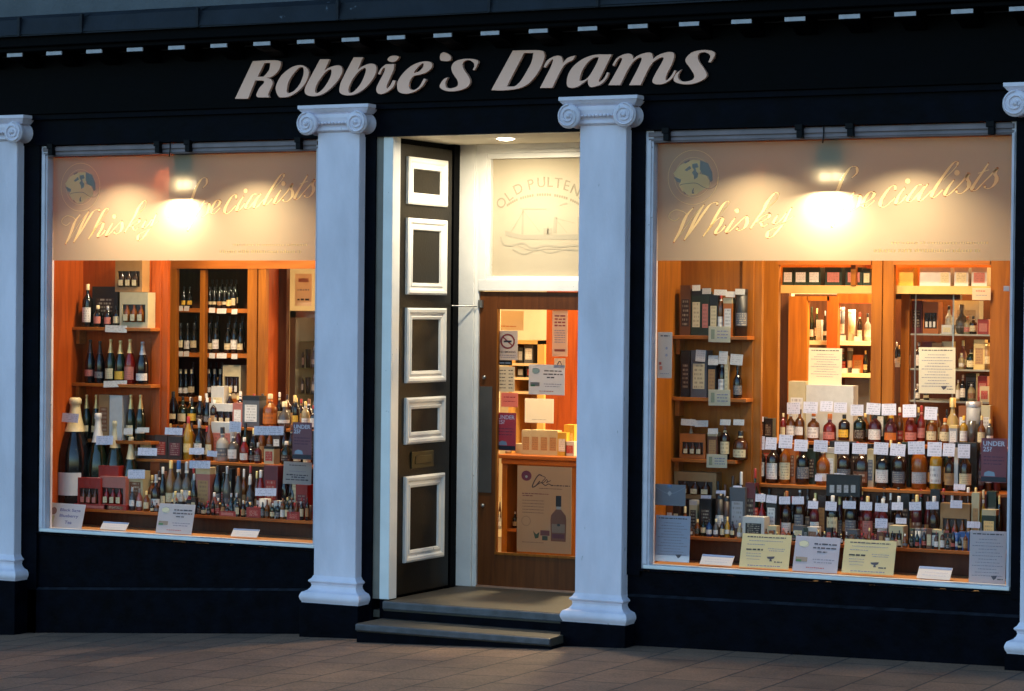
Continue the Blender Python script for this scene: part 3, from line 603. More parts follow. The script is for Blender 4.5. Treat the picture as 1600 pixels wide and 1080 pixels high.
# glazed inner door
D = thing('door', None, None, (jx1, DY, 0)); D.parent = B
ox = Vector((jx1, DY, 0)); gx0, gx1, gz0, gz1 = rect(776, 484, 896, 870, DY+.01)
mb = MB(ox); d1 = 1.725
mb.box(jx1+.004, gx0, DY, DY+.045, zdb, zt_); mb.box(d1-.12, d1, DY, DY+.045, zdb, zt_); mb.box(gx0, d1-.12, DY, DY+.045, zdb, gz0); mb.box(gx0, d1-.12, DY, DY+.045, gz1, zt_)
mb.box(gx0, gx0+.012, DY-.004, DY+.02, gz0, gz1, 1); mb.box(gx0, d1-.12, DY-.006, DY+.02, gz0, gz0+.018, 1); mb.build('door_leaf', [DOORW, OAK], D, bevel=.002)
MB(ox).box(jx1+.004, d1, DY-.02, DY+.05, .1665, .178).build('threshold', mat('threshold_wood', (.38, .20, .12), .5), D)
MB(ox).box(gx0+.012, d1-.12, DY+.021, DY+.026, gz0+.018, gz1).build('door_glass', GLASS, D)
x0, x1, z0, z1 = rect(748, 604, 769, 770, DY-.004); MB(ox).box(x0, x1-.004, DY-.006, DY+.001, z0, z1).build('push_plate', mat('dull_plate_metal', (.10, .09, .08), .45, metal=.5), D, bevel=.002)
for px, py in ((756, 590), (754, 790)):
    p = U(px, py, DY-.01); MB(ox).lathe([(.013, 0), (.013, .012), (.006, .016), (0, .016)], (p.x, DY, p.z), 12, axis='y').build('key_cylinder', STEEL, D)
p = U(749, 476, DY-.01); MB(ox).box(p.x-.005, p.x+.028, DY-.02, DY+.001, p.z-.02, p.z+.03).build('hinge', STEEL, D)
# ================================================================ DISPLAY JOINERY
PY_ = .54   # face of the back panel carrying the bracket shelves
def zavg(px, py, Y): return U(px, py, Y).z
def joinery(side):
    if side == 'L':
        T = thing('display_shelving', 'reddish wood shelving and stepped boards behind the left window', 'shelving', (-1.9, .5, .45)); wx0, wx1 = -2.42, -.0; pr = 262; brk = ((118, 236, 512), (119, 236, 600), (120, 236, 688)); PM = OAKR
    else:
        T = thing('display_shelving', 'orange wood shelving and stepped boards behind the right window', 'shelving', (2.6, .5, .45)); wx0, wx1 = 2.21, 4.60; pr = 1190; brk = ((1062, 1168, 525), (1062, 1166, 622), (1062, 1150, 718)); PM = OAK
    o = Vector(T.location)
    pxr = U(pr, 500, PY_).x
    MB(o).box(wx0-.06, wx0+.045, .12, PY_, .495, 3.15).build('side_panel', PM, T)
    MB(o).box(wx1, wx1+.05, .12, 1.0, .495, 3.15).build('side_panel', PM, T)
    MB(o).box(wx0+.045, pxr, PY_, PY_+.03, .495, 3.15).build('back_panel', PM, T)
    MB(o).box(pxr-.13, pxr-.05, PY_-.012, PY_-.0005, .495, 3.15).build('panel_stile', PM, T, bevel=.004)
    MB(o).box(wx0, wx1, .105, .98, .465, .494).build('floor_board', PLANK, T)
    for a, b, py in brk:
        x0 = wx0+.047; x1 = U(b, py, .42).x; z = zavg((a+b)/2, py, .42)
        mb = MB(o); mb.box(x0, x1, .415, PY_-.001, z-.022, z); mb.box(x0, x0+.03, .46, PY_-.001, z-.12, z-.023); mb.build('bracket_shelf', OAKH, T, bevel=.002)
    return T, o, wx0, wx1, pxr
TL, oL, lx0, lx1, lpx = joinery('L'); TR, oR, rx0, rx1, rpx = joinery('R')
ZLA, ZLB, ZLC = zavg(300, 804, .28), zavg(340, 722, .50), zavg(350, 667, .74)
ZRA, ZRB, ZRC = zavg(1300, 850, .30), zavg(1330, 762, .54), zavg(1350, 693, .80)
def board(T, o, x0, x1, y0, y1, z, m=OAKH, front=0):
    if front: MB(o).box(x0, x1, y0+.03, y0+.045, z-.02-front, z-.0205).build('shade_riser_board', DARKW, T)  # added dark riser; shadow behind the bottles put into its colour
    return MB(o).box(x0, x1, y0, y1, z-.02, z).build('tier_board', m, T, bevel=.002)
board(TL, oL, lx0+.05, lx1-.01, .28, .60, ZLA)
for T_, o__, a, b, za, zc_ in ((TL, oL, lx0+.05, lx1-.01, ZLA, ZLC), (TR, oR, rx0+.05, rx1-.01, ZRA, ZRC)):
    MB(o__).box(a, b, .43, .445, .4945, za-.0205).build('shade_riser_board', DARKW, T_); MB(o__).box(a+.3, b, .986, .998, .4945, zc_-.03).build('light_block_board', DARKW, T_)  # added dark risers stand in for under-board shade; rear ones block shop light
board(TL, oL, U(205, 700, .5).x, lx1-.01, .50, .78, ZLB, front=.31)
board(TL, oL, U(268, 668, .74).x, lx1-.01, .74, .985, ZLC, front=.20)
board(TR, oR, rx0+.05, rx1-.01, .30, .60, ZRA)
board(TR, oR, U(1150, 755, .54).x, rx1-.01, .54, .86, ZRB, front=.28)
board(TR, oR, U(1215, 692, .80).x, rx1-.01, .80, .985, ZRC, front=.22)
def frame(T, o, posts, Y, ztop=3.15, zbot=.5, M=OAK):
    for a, b in posts:
        MB(o).box(U(a, 500, Y).x, U(b, 500, Y).x, Y, Y+.04, zbot, ztop).build('post', M, T, bevel=.003)
FY = 1.0
frame(TL, oL, ((196, 261), (263, 275), (386, 401), (403, 415)), FY)
frame(TL, oL, ((312, 320),), FY+.02, ztop=U(300, 421, FY).z)
frame(TR, oR, ((1150, 1189), (1191, 1216), (1361, 1377.5), (1379, 1396), (1547, 1620)), FY)
x0, x1, z0, z1 = rect(262, 404, 415, 420, FY); MB(oL).box(x0, x1, FY-.004, FY+.036, z0, 3.149).build('header_rail', OAKH, TL)
x0, x1, z0, z1 = rect(415, 404, 560, 420, FY); MB(oL).box(x0, x1, FY-.004, FY+.036, z0, 3.149).build('header_rail', OAKH, TL)
x0, x1, z0, z1 = rect(1216, 404, 1361, 414, FY); MB(oR).box(x0, x1, FY-.004, FY+.036, z0, 3.149).build('header_rail', OAKH, TR)
x0, x1, z0, z1 = rect(1396, 404, 1547, 414, FY); MB(oR).box(x0, x1, FY-.004, FY+.036, z0, 3.149).build('header_rail', OAKH, TR)
# rear glazed cabinet behind left window
C1 = thing('wall_cabinet', 'tall wooden bottle cabinet with two bays behind the left window', 'cabinet', (-1.7, 1.1, .5)); o1 = Vector(C1.location)
cx0, cx1 = U(262, 500, 1.05).x, U(402, 500, 1.05).x
mb = MB(o1); mb.box(cx0-.25, cx1+.02, 1.42, 1.45, .5, 3.14); mb.build('back_panel', DARKW, C1)
mb = MB(o1); mb.box(cx0-.25, cx0-.2, 1.05, 1.42, .5, 3.14); mb.box(cx1-.01, cx1+.02, 1.05, 1.42, .5, 3.14); mb.build('side_panel', OAKR, C1)
CS = []
for py, py2 in ((482, 490), (552, 560), (622, 630)):
    z = zavg(330, py, 1.06); CS.append(z); MB(o1).box(cx0-.2, cx1-.01, 1.06, 1.42, z-.03, z).build('cabinet_shelf', OAKH, C1)
# brown door leaf and grey case seen through the right bay of the left window
x0, x1, z0, z1 = rect(417, 419, 447, 700, 1.3); q = MB((x0, 1.3, z0)).box(x0, x1, 1.3, 1.34, z0, z1).build('wooden_screen', DARKW, loc=(x0, 1.3, z0)); props(q, 'dark brown wood screen standing behind the posts at the right of the left window', 'screen')
CG = thing('display_case', 'tall grey framed glass display case beyond the left window near the pillar', 'display case', U(470, 690, 1.5)); oG = Vector(CG.location)
x0, x1, z0, z1 = rect(452, 486, 520, 700, 1.5)
mb = MB(oG); mb.box(x0, x0+.05, 1.5, 1.55, z0, z1); mb.box(x0, x1+.3, 1.5, 1.55, z1-.05, z1); mb.box(x0, x0+.03, 1.55, 1.95, z0, z1); mb.build('frame', STEEL, CG)
mb = MB(oG); mb.box(x0, x1+.3, 1.95, 1.97, z0, z1+.3); mb.build('back_panel', CREAMW, CG)
GS = []
for py in (533, 575, 615, 650): z = zavg(470, py, 1.55); GS.append(z); MB(oG).box(x0+.05, x1+.3, 1.56, 1.94, z-.008, z).build('glass_shelf', GSHELF, CG)
# right: box shelf across the top of both bays, far unit and glass case
SH = thing('box_shelf', 'high wood shelf carrying cartons above the bays of the right window', 'shelf', (3.1, 1.05, 2.2)); oS = Vector(SH.location)
zS = zavg(1290, 446, 1.05)
MB(oS).box(U(1216, 450, 1.05).x, U(1547, 450, 1.05).x, 1.05, 1.34, zS-.05, zS).build('shelf_board', mat('pale_pine', (.62, .33, .09), .45, var=.15), SH)
MB(oS).box(U(1340, 430, 1.05).x-.01, U(1330, 430, 1.05).x, 1.042, 1.33, zS, 2.42).build('divider', OAK, SH)
MB(oS).box(U(1200, 450, 1.34).x, U(1560, 450, 1.34).x, 1.341, 1.36, zS-.05, 2.6).build('shelf_back', mat('gold_pine', (.66, .38, .10), .5, var=.12), SH)
FU = thing('wall_cabinet', 'far wooden shelf unit of bottles seen through the left bay of the right window', 'cabinet', U(1290, 650, 2.2)); oF = Vector(FU.location)
def fr_(a, b, c, d, Y, th, m, name, T, o): x0, x1, z0, z1 = rect(a, b, c, d, Y); return MB(o).box(x0, x1, Y, Y+th, z0, z1).build(name, m, T)
fr_(1231, 463, 1261, 700, 2.2, .04, OAK, 'door_panel', FU, oF); fr_(1261, 463, 1296, 470, 2.2, .04, OAK, 'top_rail', FU, oF); fr_(1291, 463, 1308, 700, 2.2, .05, OAKR, 'post', FU, oF)
fr_(1308, 458, 1375, 474, 2.21, .05, OAKR, 'top_rail', FU, oF); fr_(1215, 455, 1232, 700, 2.26, .04, DARKW, 'side_panel', FU, oF); fr_(1240, 460, 1420, 700, 2.62, .03, DARKW, 'back_panel', FU, oF)
FS = []
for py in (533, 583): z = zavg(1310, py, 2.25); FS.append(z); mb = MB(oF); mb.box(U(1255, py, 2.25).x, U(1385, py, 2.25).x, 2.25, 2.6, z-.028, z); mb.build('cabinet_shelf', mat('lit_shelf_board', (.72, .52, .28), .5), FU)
x0, x1, z0, z1 = rect(1320, 592, 1358, 640, 2.3); q = MB((x0, 2.3, z0)).box(x0, x1, 2.3, 2.4, z0-.3, z1).build('storage_box', cm('gy'), loc=(x0, 2.3, z0)); props(q, 'grey olive storage box under the far shelves beside the orange post', 'box')
GC = thing('display_case', 'glass display case with thin shelves in the right bay of the right window', 'display case', U(1480, 690, 1.2)); oC = Vector(GC.location)
fr_(1407, 460, 1420, 700, 1.2, .04, OAK, 'post', GC, oC); fr_(1396, 455, 1500, 468, 1.22, .05, DARKW, 'top_rail', GC, oC)
fr_(1396, 460, 1560, 700, 1.72, .03, DARKW, 'back_panel', GC, oC)
CSH = []
for py in (522, 577, 627): z = zavg(1480, py, 1.22); CSH.append(z); MB(oC).box(U(1421, py, 1.22).x, U(1550, py, 1.22).x, 1.22, 1.6, z-.010, z).build('glass_shelf', mat('shelf_edge_grey', (.25, .24, .20), .3), GC)
for px in (1431, 1490): p = U(px, 480, 1.215); MB(oC).box(p.x-.004, p.x+.004, 1.21, 1.218, 1.4, 2.3).build('upright_rod', STEEL, GC)
# counter seen through the door
CT = thing('shop_counter', 'wooden shop counter with moulded top seen through the door glass', 'counter', U(840, 860, 2.1)); oT = Vector(CT.location)
zc = zavg(840, 712, 2.1)
ca, cb = U(779, 720, 2.1).x, 2.2
mb = MB(oT); mb.box(ca, cb, 2.08, 2.75, zc-.03, zc); mb.box(ca+.02, cb, 2.10, 2.7, zc-.07, zc-.031); mb.build('counter_top', OAKH, CT, bevel=.006)
mb = MB(oT); mb.box(ca+.02, ca+.06, 2.12, 2.68, .15, zc-.07); mb.box(ca+.02, cb, 2.66, 2.69, .15, zc-.07); mb.box(U(808, 800, 2.12).x, cb, 2.12, 2.16, .15, zc-.07); mb.build('counter_front', OAK, CT)
z_cs = zavg(795, 826, 2.14); MB(oT).box(ca+.06, U(808, 800, 2.14).x, 2.13, 2.64, z_cs-.02, z_cs).build('counter_shelf', OAKH, CT)
q = thing('wall_cabinet', 'wood framed wall shelf of dark cartons seen through the door glass', 'cabinet', U(830, 700, 4.1)); oq = Vector(q.location)
mb = MB(oq); x0, x1, z0, z1 = rect(800, 532, 850, 640, 4.1); mb.box(x0, x1, 4.45, 4.5, z0-.4, z1); mb.box(x0-.03, x0, 4.1, 4.5, z0-.4, z1); mb.box(x1-.06, x1, 4.1, 4.5, z0-.4, z1); mb.box(x0, x1, 4.1, 4.5, z1-.03, z1); mb.build('cabinet_carcass', mat('pale_pine', (0, 0, 0)), q)
WS = []
for py in (568, 590, 612): z = zavg(825, py, 4.1); WS.append(z); MB(oq).box(x0, x1-.06, 4.1, 4.44, z-.02, z).build('cabinet_shelf', mat('lit_shelf_board', (0, 0, 0)), q)
x0, x1, z0, z1 = rect(853, 478, 930, 700, 3.4); q = MB((x0, 3.4, z0)).box(x0, x1, 3.4, 3.44, z0, 3.1).build('wooden_screen', OAKR, loc=(x0, 3.4, z0)); props(q, 'reddish wood panel at the right behind the door glass', 'screen')
# ================================================================ GOODS
ORD = lambda n: f"{n}{'th' if 10 <= n % 100 <= 20 else {1: 'st', 2: 'nd', 3: 'rd'}.get(n % 10, 'th')}"
PROF = {
 'w': ([(.92, 0), (1, .02), (1, .60), (.92, .66), (.6, .725), (.36, .77), (.31, .82), (.31, .93)], (.35, .86), (.13, .52)),
 'c': ([(.94, 0), (1, .03), (1, .42), (.95, .5), (.74, .61), (.47, .72), (.3, .84), (.24, .93)], None, (.12, .36)),
 's': ([(.9, 0), (1, .04), (1, .52), (.88, .62), (.5, .70), (.32, .74), (.3, .80), (.3, .9)], (.36, .80), (.12, .46)),
 'p': ([(.92, 0), (1, .02), (1, .56), (.8, .66), (.5, .76), (.34, .84), (.3, .93)], (.36, .84), (.14, .44)),
 'm': ([(.92, 0), (1, .03), (1, .58), (.7, .68), (.4, .76), (.35, .9)], (.42, .82), (.15, .5)),
 'd': ([(.6, 0), (.8, .03), (1, .2), (.98, .4), (.7, .56), (.34, .66), (.26, .76), (.26, .88)], (.4, .80), (.16, .36))}
KW = {'w': 'bottle', 'c': 'champagne bottle', 's': 'squat bottle', 'p': 'slim bottle', 'm': 'miniature bottle', 'd': 'decanter', 't': 'tube box', 'b': 'carton', 'g': 'gift box', 'x': 'tumbler', 'u': 'mug', 'j': 'jug'}
MESH = {}
def part_meshes(kind, w, h, body, label, cap):
    key = (kind, round(w, 3), round(h, 2), body, label, cap)
    if key in MESH: return MESH[key]
    r = w/2; out = []
    def mk(mb, name, m):
        me = bpy.data.meshes.new(name); me.from_pydata(mb.v, [], mb.f)
        for p, mi, sm in zip(me.polygons, mb.m, mb.sm): p.material_index = mi; p.use_smooth = sm
        bm = bmesh.new(); bm.from_mesh(me); bmesh.ops.recalc_face_normals(bm, faces=bm.faces); bm.to_mesh(me); bm.free()
        for q in (m if isinstance(m, list) else [m]): me.materials.append(q)
        out.append((name, me))
    if kind in PROF:
        prof, cp_, (l0, l1) = PROF[kind]; rv = random.Random(str(key)); dz = rv.uniform(-.07, .045) if kind in 'wps' else 0; prof = [(a, b+dz if .5 < b < .79 else b) for a, b in prof]; l1 += rv.uniform(-.12, .03)+min(0, dz); l0 += rv.uniform(-.03, .05)
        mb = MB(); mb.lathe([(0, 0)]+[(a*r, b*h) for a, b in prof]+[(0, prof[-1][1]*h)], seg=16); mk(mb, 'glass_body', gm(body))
        mb = MB()
        if kind == 'c':
            mb.lathe([(.58*r, .69*h), (.50*r, .73*h), (.36*r, .82*h), (.29*r, .90*h), (.28*r, .935*h), (.34*r, .945*h), (.34*r, .985*h), (.24*r, 1.0*h), (0, 1.0*h)], seg=14)
        else: mb.lathe([(cp_[0]*r, cp_[1]*h), (cp_[0]*r, .99*h), (cp_[0]*r*.8, h), (0, h)], seg=12)
        mk(mb, 'cap' if kind != 'c' else 'foil', foil(cap))
        if label != '-':
            mb = MB(); n = 8; rr_ = r*1.012
            mb.lathe([(rr_, l0*h), (rr_, l1*h)], seg=n, a0=R(-150), a1=R(-20))
            if kind in 'wps' and rv.random() < .45: mb.lathe([(r*.405, .775*h), (r*.345, .835*h)], seg=8, a0=R(-160), a1=R(-10))
            mk(mb, 'paper_label', lm(label))
    elif kind == 't':
        mb = MB(); mb.lathe([(0, 0), (r, 0), (r, .9*h), (0, .9*h)], seg=18); mk(mb, 'tube', cm(body))
        mb = MB(); mb.lathe([(r*1.03, .88*h), (r*1.03, h), (0, h)], seg=18); mk(mb, 'lid', foil(cap))
        if label != '-': mb = MB(); mb.lathe([(r*1.01, .22*h), (r*1.01, .5*h)], seg=9, a0=R(-150), a1=R(-20)); mk(mb, 'paper_label', lm(label))
    elif kind == 'b':
        d = min(w, .09); mb = MB(); mb.box(-r, r, 0, d, 0, h); mk(mb, 'box_body', cm(body))
        if label != '-': mb = MB(); mb.box(-r*.72, r*.72, -.0016, -.0004, .18*h, .72*h); mk(mb, 'front_print', lm(label))
        if cap != '-': mb = MB(); mb.box(-r*1.005, r*1.005, -.0008, d+.001, .86*h, h*1.004); mk(mb, 'lid', cm(cap))
    elif kind == 'g':
        d = .09; mb = MB(); mb.box(-r, r, .02, d, 0, h); mb.box(-r, r, 0, .0195, 0, .16*h); mb.box(-r, r, 0, .0195, .66*h, h); mb.box(-r, -r*.82, 0, .0195, .16*h, .66*h); mb.box(r*.82, r, 0, .0195, .16*h, .66*h); mk(mb, 'box_body', cm(body))
        mb = MB(); mb.box(-r*.82, r*.82, .012, .0195, .16*h, .66*h); mk(mb, 'window_recess', cm('dk'))
        mb = MB()
        for i in (-1, 0, 1): mb.lathe([(0, .165*h), (r*.2, .165*h), (r*.2, .45*h), (r*.08, .55*h), (r*.08, .64*h)], (i*r*.5, .008, 0), 10)
        mk(mb, 'packed_bottles', gm(cap if cap != '-' else 'am')); mb = MB()
        for i in (-1, 0, 1): mb.box(i*r*.5-r*.15, i*r*.5+r*.15, .008-r*.205-.001, .008-r*.2, .2*h, .38*h)
        mk(mb, 'packed_labels', lm(label))
    elif kind in 'xu':
        mb = MB(); mb.lathe([(0, 0), (r*.8, 0), (r, h), (r*.93, h), (r*.74, .06*h), (0, .06*h)], seg=16); mk(mb, 'cup_wall', gm(body) if kind == 'x' else cm(body))
        if kind == 'u': mb = MB(); mb.tube([(r*.9+.3*r*math.sin(a*.52), 0, h*.5+h*.28*math.cos(a*.52)) for a in range(7)], .0035); mk(mb, 'handle', cm(body))
    MESH[key] = out; return out
COUNT = {}
def goods(where, group, z, Y, rows, tick=None):
    """rows: 'kind px top width body label cap' seen sizes in photograph pixels; where: phrase for the label"""
    items = []
    for ln in rows.split(';'):
        t = ln.split()
        if not t: continue
        items.append((t[0], float(t[1]), float(t[2]), float(t[3]), t[4], t[5], t[6], float(t[7]) if len(t) > 7 else 0.))
    items.sort(key=lambda t: t[1])
    for i, (k, px, top, wpx, b, l, c, dy) in enumerate(items):
        y = Y+dy; X = U(px, top+20, y).x; h = max(.03, U(px, top, y).z-z); w_ = U(px+wpx/2, top+20, y).x-U(px-wpx/2, top+20, y).x
        w_ = max(w_, .012)
        if k in PROF: w_ *= .9
        n = COUNT.get(where, 0)+1; COUNT[where] = n
        bw, lw, cw = COLS[b][0], COLS[l][0] if l != '-' else '', COLS[c][0] if c != '-' else ''
        desc = f"{bw} {KW[k]}" + (f", {lw} label" if lw and k not in 'xu' else '')
        if len(desc.split())+len(where.split()) > 12: desc = f"{bw} {KW[k]}"
        o = thing(KW[k].replace(' ', '_'), f"{desc}, {ORD(n)} from left, {where[4:] if where.startswith('the ') else where}", KW[k].split()[-1], (X, y if k in 'bg' else y+w_/2, z+.0005), group, rz=0 if k in 'bg' else random.uniform(-.25, .35))
        for nm, me in part_meshes(k, w_, h, b, l, c): link(nm, me, o)
def cards(where, group, Y, rows, m=None, name='price_card'):
    """rows: 'px py w h [lean]'"""
    items = sorted([tuple(map(float, r_.split())) for r_ in rows.split(';') if r_.split()], key=lambda t: t[0])
    for i, t in enumerate(items):
        px, py, w_, h_ = t[:4]; y = Y+(t[4] if len(t) > 4 else 0)
        x0, x1, z0, z1 = rect(px-w_/2, py-h_/2, px+w_/2, py+h_/2, y); c = Vector(((x0+x1)/2, y, z0))
        q = MB(c).box(x0, x1, y, y+.0015, z0, z1).build(name, m or TICK, loc=c); q.rotation_euler = (R(random.uniform(-9, -2)), R(random.uniform(-3, 3)), R(random.uniform(-6, 6)))
        props(q, f"{'white' if m is WTICK else 'pale grey'} price card, {ORD(i+1)} from left {where}", 'price card', group)
LG = 'bottles displayed in the left window'; RG = 'bottles displayed in the right window'
# left window, bracket shelves -------------------------------------------------
zb = [zavg(177, p, .42)+.0 for p in (512, 600, 688)]
goods('the top bracket shelf, left window', LG, zb[0], .43, "w 132 444 15 bk wh cr;m 149 477 12 bk pk cr;m 165 478 11 bk pk si;m 179 478 11 bk cr bk;b 164 448 40 bk dk - .06;g 209 457 44 cr cr am")
q_z = zb[0]+(U(209, 457, .43).z-zb[0])
goods('stacked above top bracket shelf, left window', LG, q_z+.003, .45, "g 201 407 42 tn cr dk")
goods('the second bracket shelf, left window', LG, zb[1], .43, "c 136 531 15 bk pk dk;c 151 533 15 bk gy dk;c 168 530 15 gr cr go;c 183 532 16 gr ye go;c 198 530 16 rd pk go;c 217 534 18 bk wh si")
goods('the lowest bracket shelf, left window', LG, zb[2], .43, "c 131 617 13 gr cr go;c 146 617 13 gr cr go;b 162 617 16 tn br -;b 181 618 20 wh - -;c 200 617 14 gr cr go;c 215 617 15 gr wh go")
cards('on the bracket shelves of the left window', 'price cards on shelf edges', .412, "181 514 33 11;180 600 34 10;200 674 14 10;223 672 20 8", WTICK)
# left window, front board ---------------------------------------------------
goods('the front board, left window', LG, ZLA, .20, "c 100 622 52 bk pl cr .06;c 143 646 32 gr wh wh .14;c 171 658 28 gr gy cr .17;c 197 683 24 gr wh cr .18")
Yf = .30
goods('the lower board, left window', LG, ZLA, Yf, "g 139 747 36 rd pk br;g 176 745 40 pk cr rd .02;b 166 728 38 rd cr - .06;b 211 736 24 cr br - .06;m 204 762 9 gy wh si;m 215 764 9 pk wh cl;m 226 768 9 am cr go;s 239 742 15 dk wh si .04;p 251 730 11 bk cr wh .08;p 262 720 16 tn cr go .1;s 274 720 17 cl wh bl .09;s 287 722 16 cl wh si .09;m 271 768 9 cr wh go;m 281 766 9 wh wh cr;m 293 768 9 rd cr go;p 300 741 11 bk dk si .05;b 317 731 22 pk tn cr .08;p 336 728 14 bk gy bk .08;p 351 729 13 cl gy si .08;p 369 732 12 cl cr or .08;s 387 744 13 gy wh wh .07;p 404 735 12 rd wh wh .06;b 423 728 22 mn rd - .09;p 442 732 12 bk cr dk .08;p 455 742 12 dk wh wh .1;b 471 758 18 rd mn rd .06;m 313 786 9 dk rd bk;m 322 783 9 rd cr rd;m 332 770 10 pk cr wh;m 341 786 8 am cr go;m 350 788 9 cl wh si;m 359 771 8 gr gy si;m 367 771 9 gr gy si;m 378 783 9 dk rd go;m 388 786 9 rd wh go;u 409 780 16 wh - -;b 433 783 11 wh bk -;u 447 785 14 bk - -;m 458 786 10 pk wh rd;m 468 784 9 cl wh si;x 480 790 9 cl - -;b 396 793 22 rd rd - -.015;b 458 800 20 rd rd - -.015;b 355 799 26 rd pk - -.015;b 140 788 60 rd pk - -.015;b 180 789 34 rd br - -.015")
goods('the middle board, left window', LG, ZLB, .52, "b 228 680 24 dk cr -;m 210 694 8 cr wh go;m 219 690 9 cl wh cr;b 251 680 20 dk rd -;b 273 682 22 dk mn -;p 290 651 14 ye go rd;s 307 656 15 bk wh si .03;p 324 654 12 am cr tn .05;s 342 668 19 wh gy bk .01;s 360 674 17 cl wh cl;p 378 684 13 rd wh wh;s 389 692 12 bk gy bk .05;s 400 692 11 mn gy si;b 420 698 15 cr rd bk;p 443 690 16 gr dk wh;s 462 688 15 dk cr bk .04;s 477 686 13 am cr go .04;b 346 660 38 wh pk - .12")
goods('the upper board, left window', LG, ZLC, .77, "s 244 654 12 dk cr wh -.1;s 254 650 10 am wh wh -.1;p 266 612 15 bk cr bk;w 281 626 15 gr cr gr;w 296 622 13 gr ye dk;p 309 619 12 bk dk wh;p 320 622 12 bk gy wh .03;w 331 625 12 dk tn wh;g 347 631 40 wh cr dk .02;b 371 630 15 pk wh -;b 392 619 26 gy wh bk;w 416 616 22 or or cr;d 439 628 20 cl wh cr;w 460 622 11 bk ye go;w 474 628 12 cr wh go;w 487 634 12 dk wh rd;b 340 604 20 wh cr - .08;w 356 606 12 dk cr go .1;w 372 612 13 bk wh wh .1")
cards('along the board edges, left window', 'price cards on shelf edges', .30, "271 674 26 11;312 726 34 12;415 769 35 12;420 673 45 14;307 705 22 10;230 706 28 12;213 741 26 14;331 709 16 9;367 667 18 16;163 688 28 14;109 653 26 14", TICK)
def filler(where, group, z, Y, px0, px1, step, base, hh, seed, w=11):
    rr = random.Random(seed); rows = []; x = px0
    while x < px1:
        k = rr.choice('wwpwsb'); b = rr.choice(['dk', 'dk', 'bk', 'gr', 'am', 'mn', 'br']); l = rr.choice(['cr', 'wh', 'gy', 'dk', 'tn', 'rd']); c_ = rr.choice(['dk', 'bk', 'go', 'wh', 'rd', 'br'])
        rows.append(f"{k} {x:.1f} {base-rr.uniform(*hh):.1f} {rr.uniform(w*.8, w*1.15):.1f} {b} {l} {c_ if k != 'b' else '-'}"); x += step*rr.uniform(.85, 1.2)
    goods(where, group, z, Y, ';'.join(rows))
filler('rear of lower board, left window', LG, ZLA, .41, 234, 486, 10.5, 795, (50, 68), 1)
filler('rear of middle board, left window', LG, ZLB, .66, 262, 486, 11.5, 718, (44, 58), 2, 12)
filler('rear of upper board, left window', LG, ZLC, .90, 282, 486, 11.5, 662, (38, 50), 3, 12)
filler('front edge of lower board, left window', 'miniatures along the board edge', ZLA, .285, 236, 484, 7.5, 803, (14, 26), 4, 7)
# left cabinet
for z_, tp_, sfx, Y_ in ((CS[0], 448, 'top', 1.12), (CS[1], 505, 'second', 1.12), (CS[2], 577, 'third', 1.12)):
    cap = 'bk' if sfx != 'third' else 'cr'
    xs = {'top': [(285, 'ye'), (294, 'ye'), (326, 'cr'), (333, 'cr'), (341, 'tn'), (349, 'cr'), (356, 'go'), (363, 'cr')], 'second': [(279, 'cr'), (290, 'wh'), (300, 'cr'), (324, 'cr'), (334, 'wh'), (353, 'cr'), (363, 'wh'), (373, 'cr')], 'third': [(279, 'wh'), (287, 'wh'), (296, 'cr'), (323, 'wh'), (332, 'wh'), (341, 'cr')]}[sfx]
    goods(f'the {sfx} cabinet shelf, left window', 'wine bottles in the rear cabinet', z_, Y_, ';'.join(f"p {x_} {tp_} {8 if sfx == 'top' else 10.5} bk {l_} {cap}" for x_, l_ in xs))
    goods(f'rear of {sfx} cabinet shelf, left window', 'wine bottles in the rear cabinet', z_, Y_+.13, ';'.join(f"p {x_+3} {tp_-11} 9 gr {l_} dk" for x_, l_ in xs[2:]))
goods('the cabinet beside the posts, left window', LG, CS[2], 1.10, "g 362 571 28 cr wh dk;b 345 590 12 tn go - .05")
cards('on the cabinet shelf edges, left window', 'price cards on cabinet shelves', 1.052, "281 482 9 8;291 482 8 8;331 485 9 8;346 486 15 8;366 487 9 8;281 553 9 8;291 553 8 8;331 556 9 8;346 556 15 8;366 557 9 8", WTICK)
for z_, tp_, wd in zip(GS[1:], (536, 580, 622), ('top', 'middle', 'bottom')):
    goods(f'the {wd} glass shelf beyond the left window', 'glassware in the grey case', z_, 1.62, ';'.join(f"{'x' if i % 2 else 'm'} {470+i*9} {tp_+5+(i*5) % 9} 7 {'cl' if i != 2 else 'si'} wh si" for i in range(4)))
# right window -----------------------------------------------------------------
zr = [zavg(1115, p, .42) for p in (525, 622, 718)]
goods('the top bracket shelf, right window', RG, zr[0], .44, "b 1071 446 16 br dk -;b 1088 452 16 gr cr bk;b 1102 456 12 gr pk gr;b 1115 460 13 bk cr -;w 1124 457 13 br wh rd;b 1137 466 14 or wh cr;t 1155 452 18 bk gy bk")
goods('the second bracket shelf, right window', RG, zr[1], .44, "b 1071 548 14 bk dk -;b 1092 548 25 gy cr gy;b 1112 560 14 bk tn -;w 1126 560 13 bk wh wh;b 1135 556 6 cr cr -;s 1150 568 15 bk gy bk")
goods('the lowest bracket shelf, right window', RG, zr[2], .44, "g 1082 678 40 or cr br;m 1078 655 9 cr wh cr .03;b 1113 676 15 br tn cr;w 1130 664 16 dk cr br;s 1153 674 24 br cr bk")
cards('on the bracket shelf boxes, right window', 'price tickets on bracket shelf boxes', .43, "1088 450 12 9;1104 455 14 9;1125 457 20 9;1141 460 14 9;1156 456 15 9;1094 556 15 18;1114 563 15 15;1129 559 14 20;1150 562 20 17;1075 660 22 10;1096 662 20 10;1114 674 15 9;1133 660 16 9;1154 660 17 9", WTICK)
Yr = .32
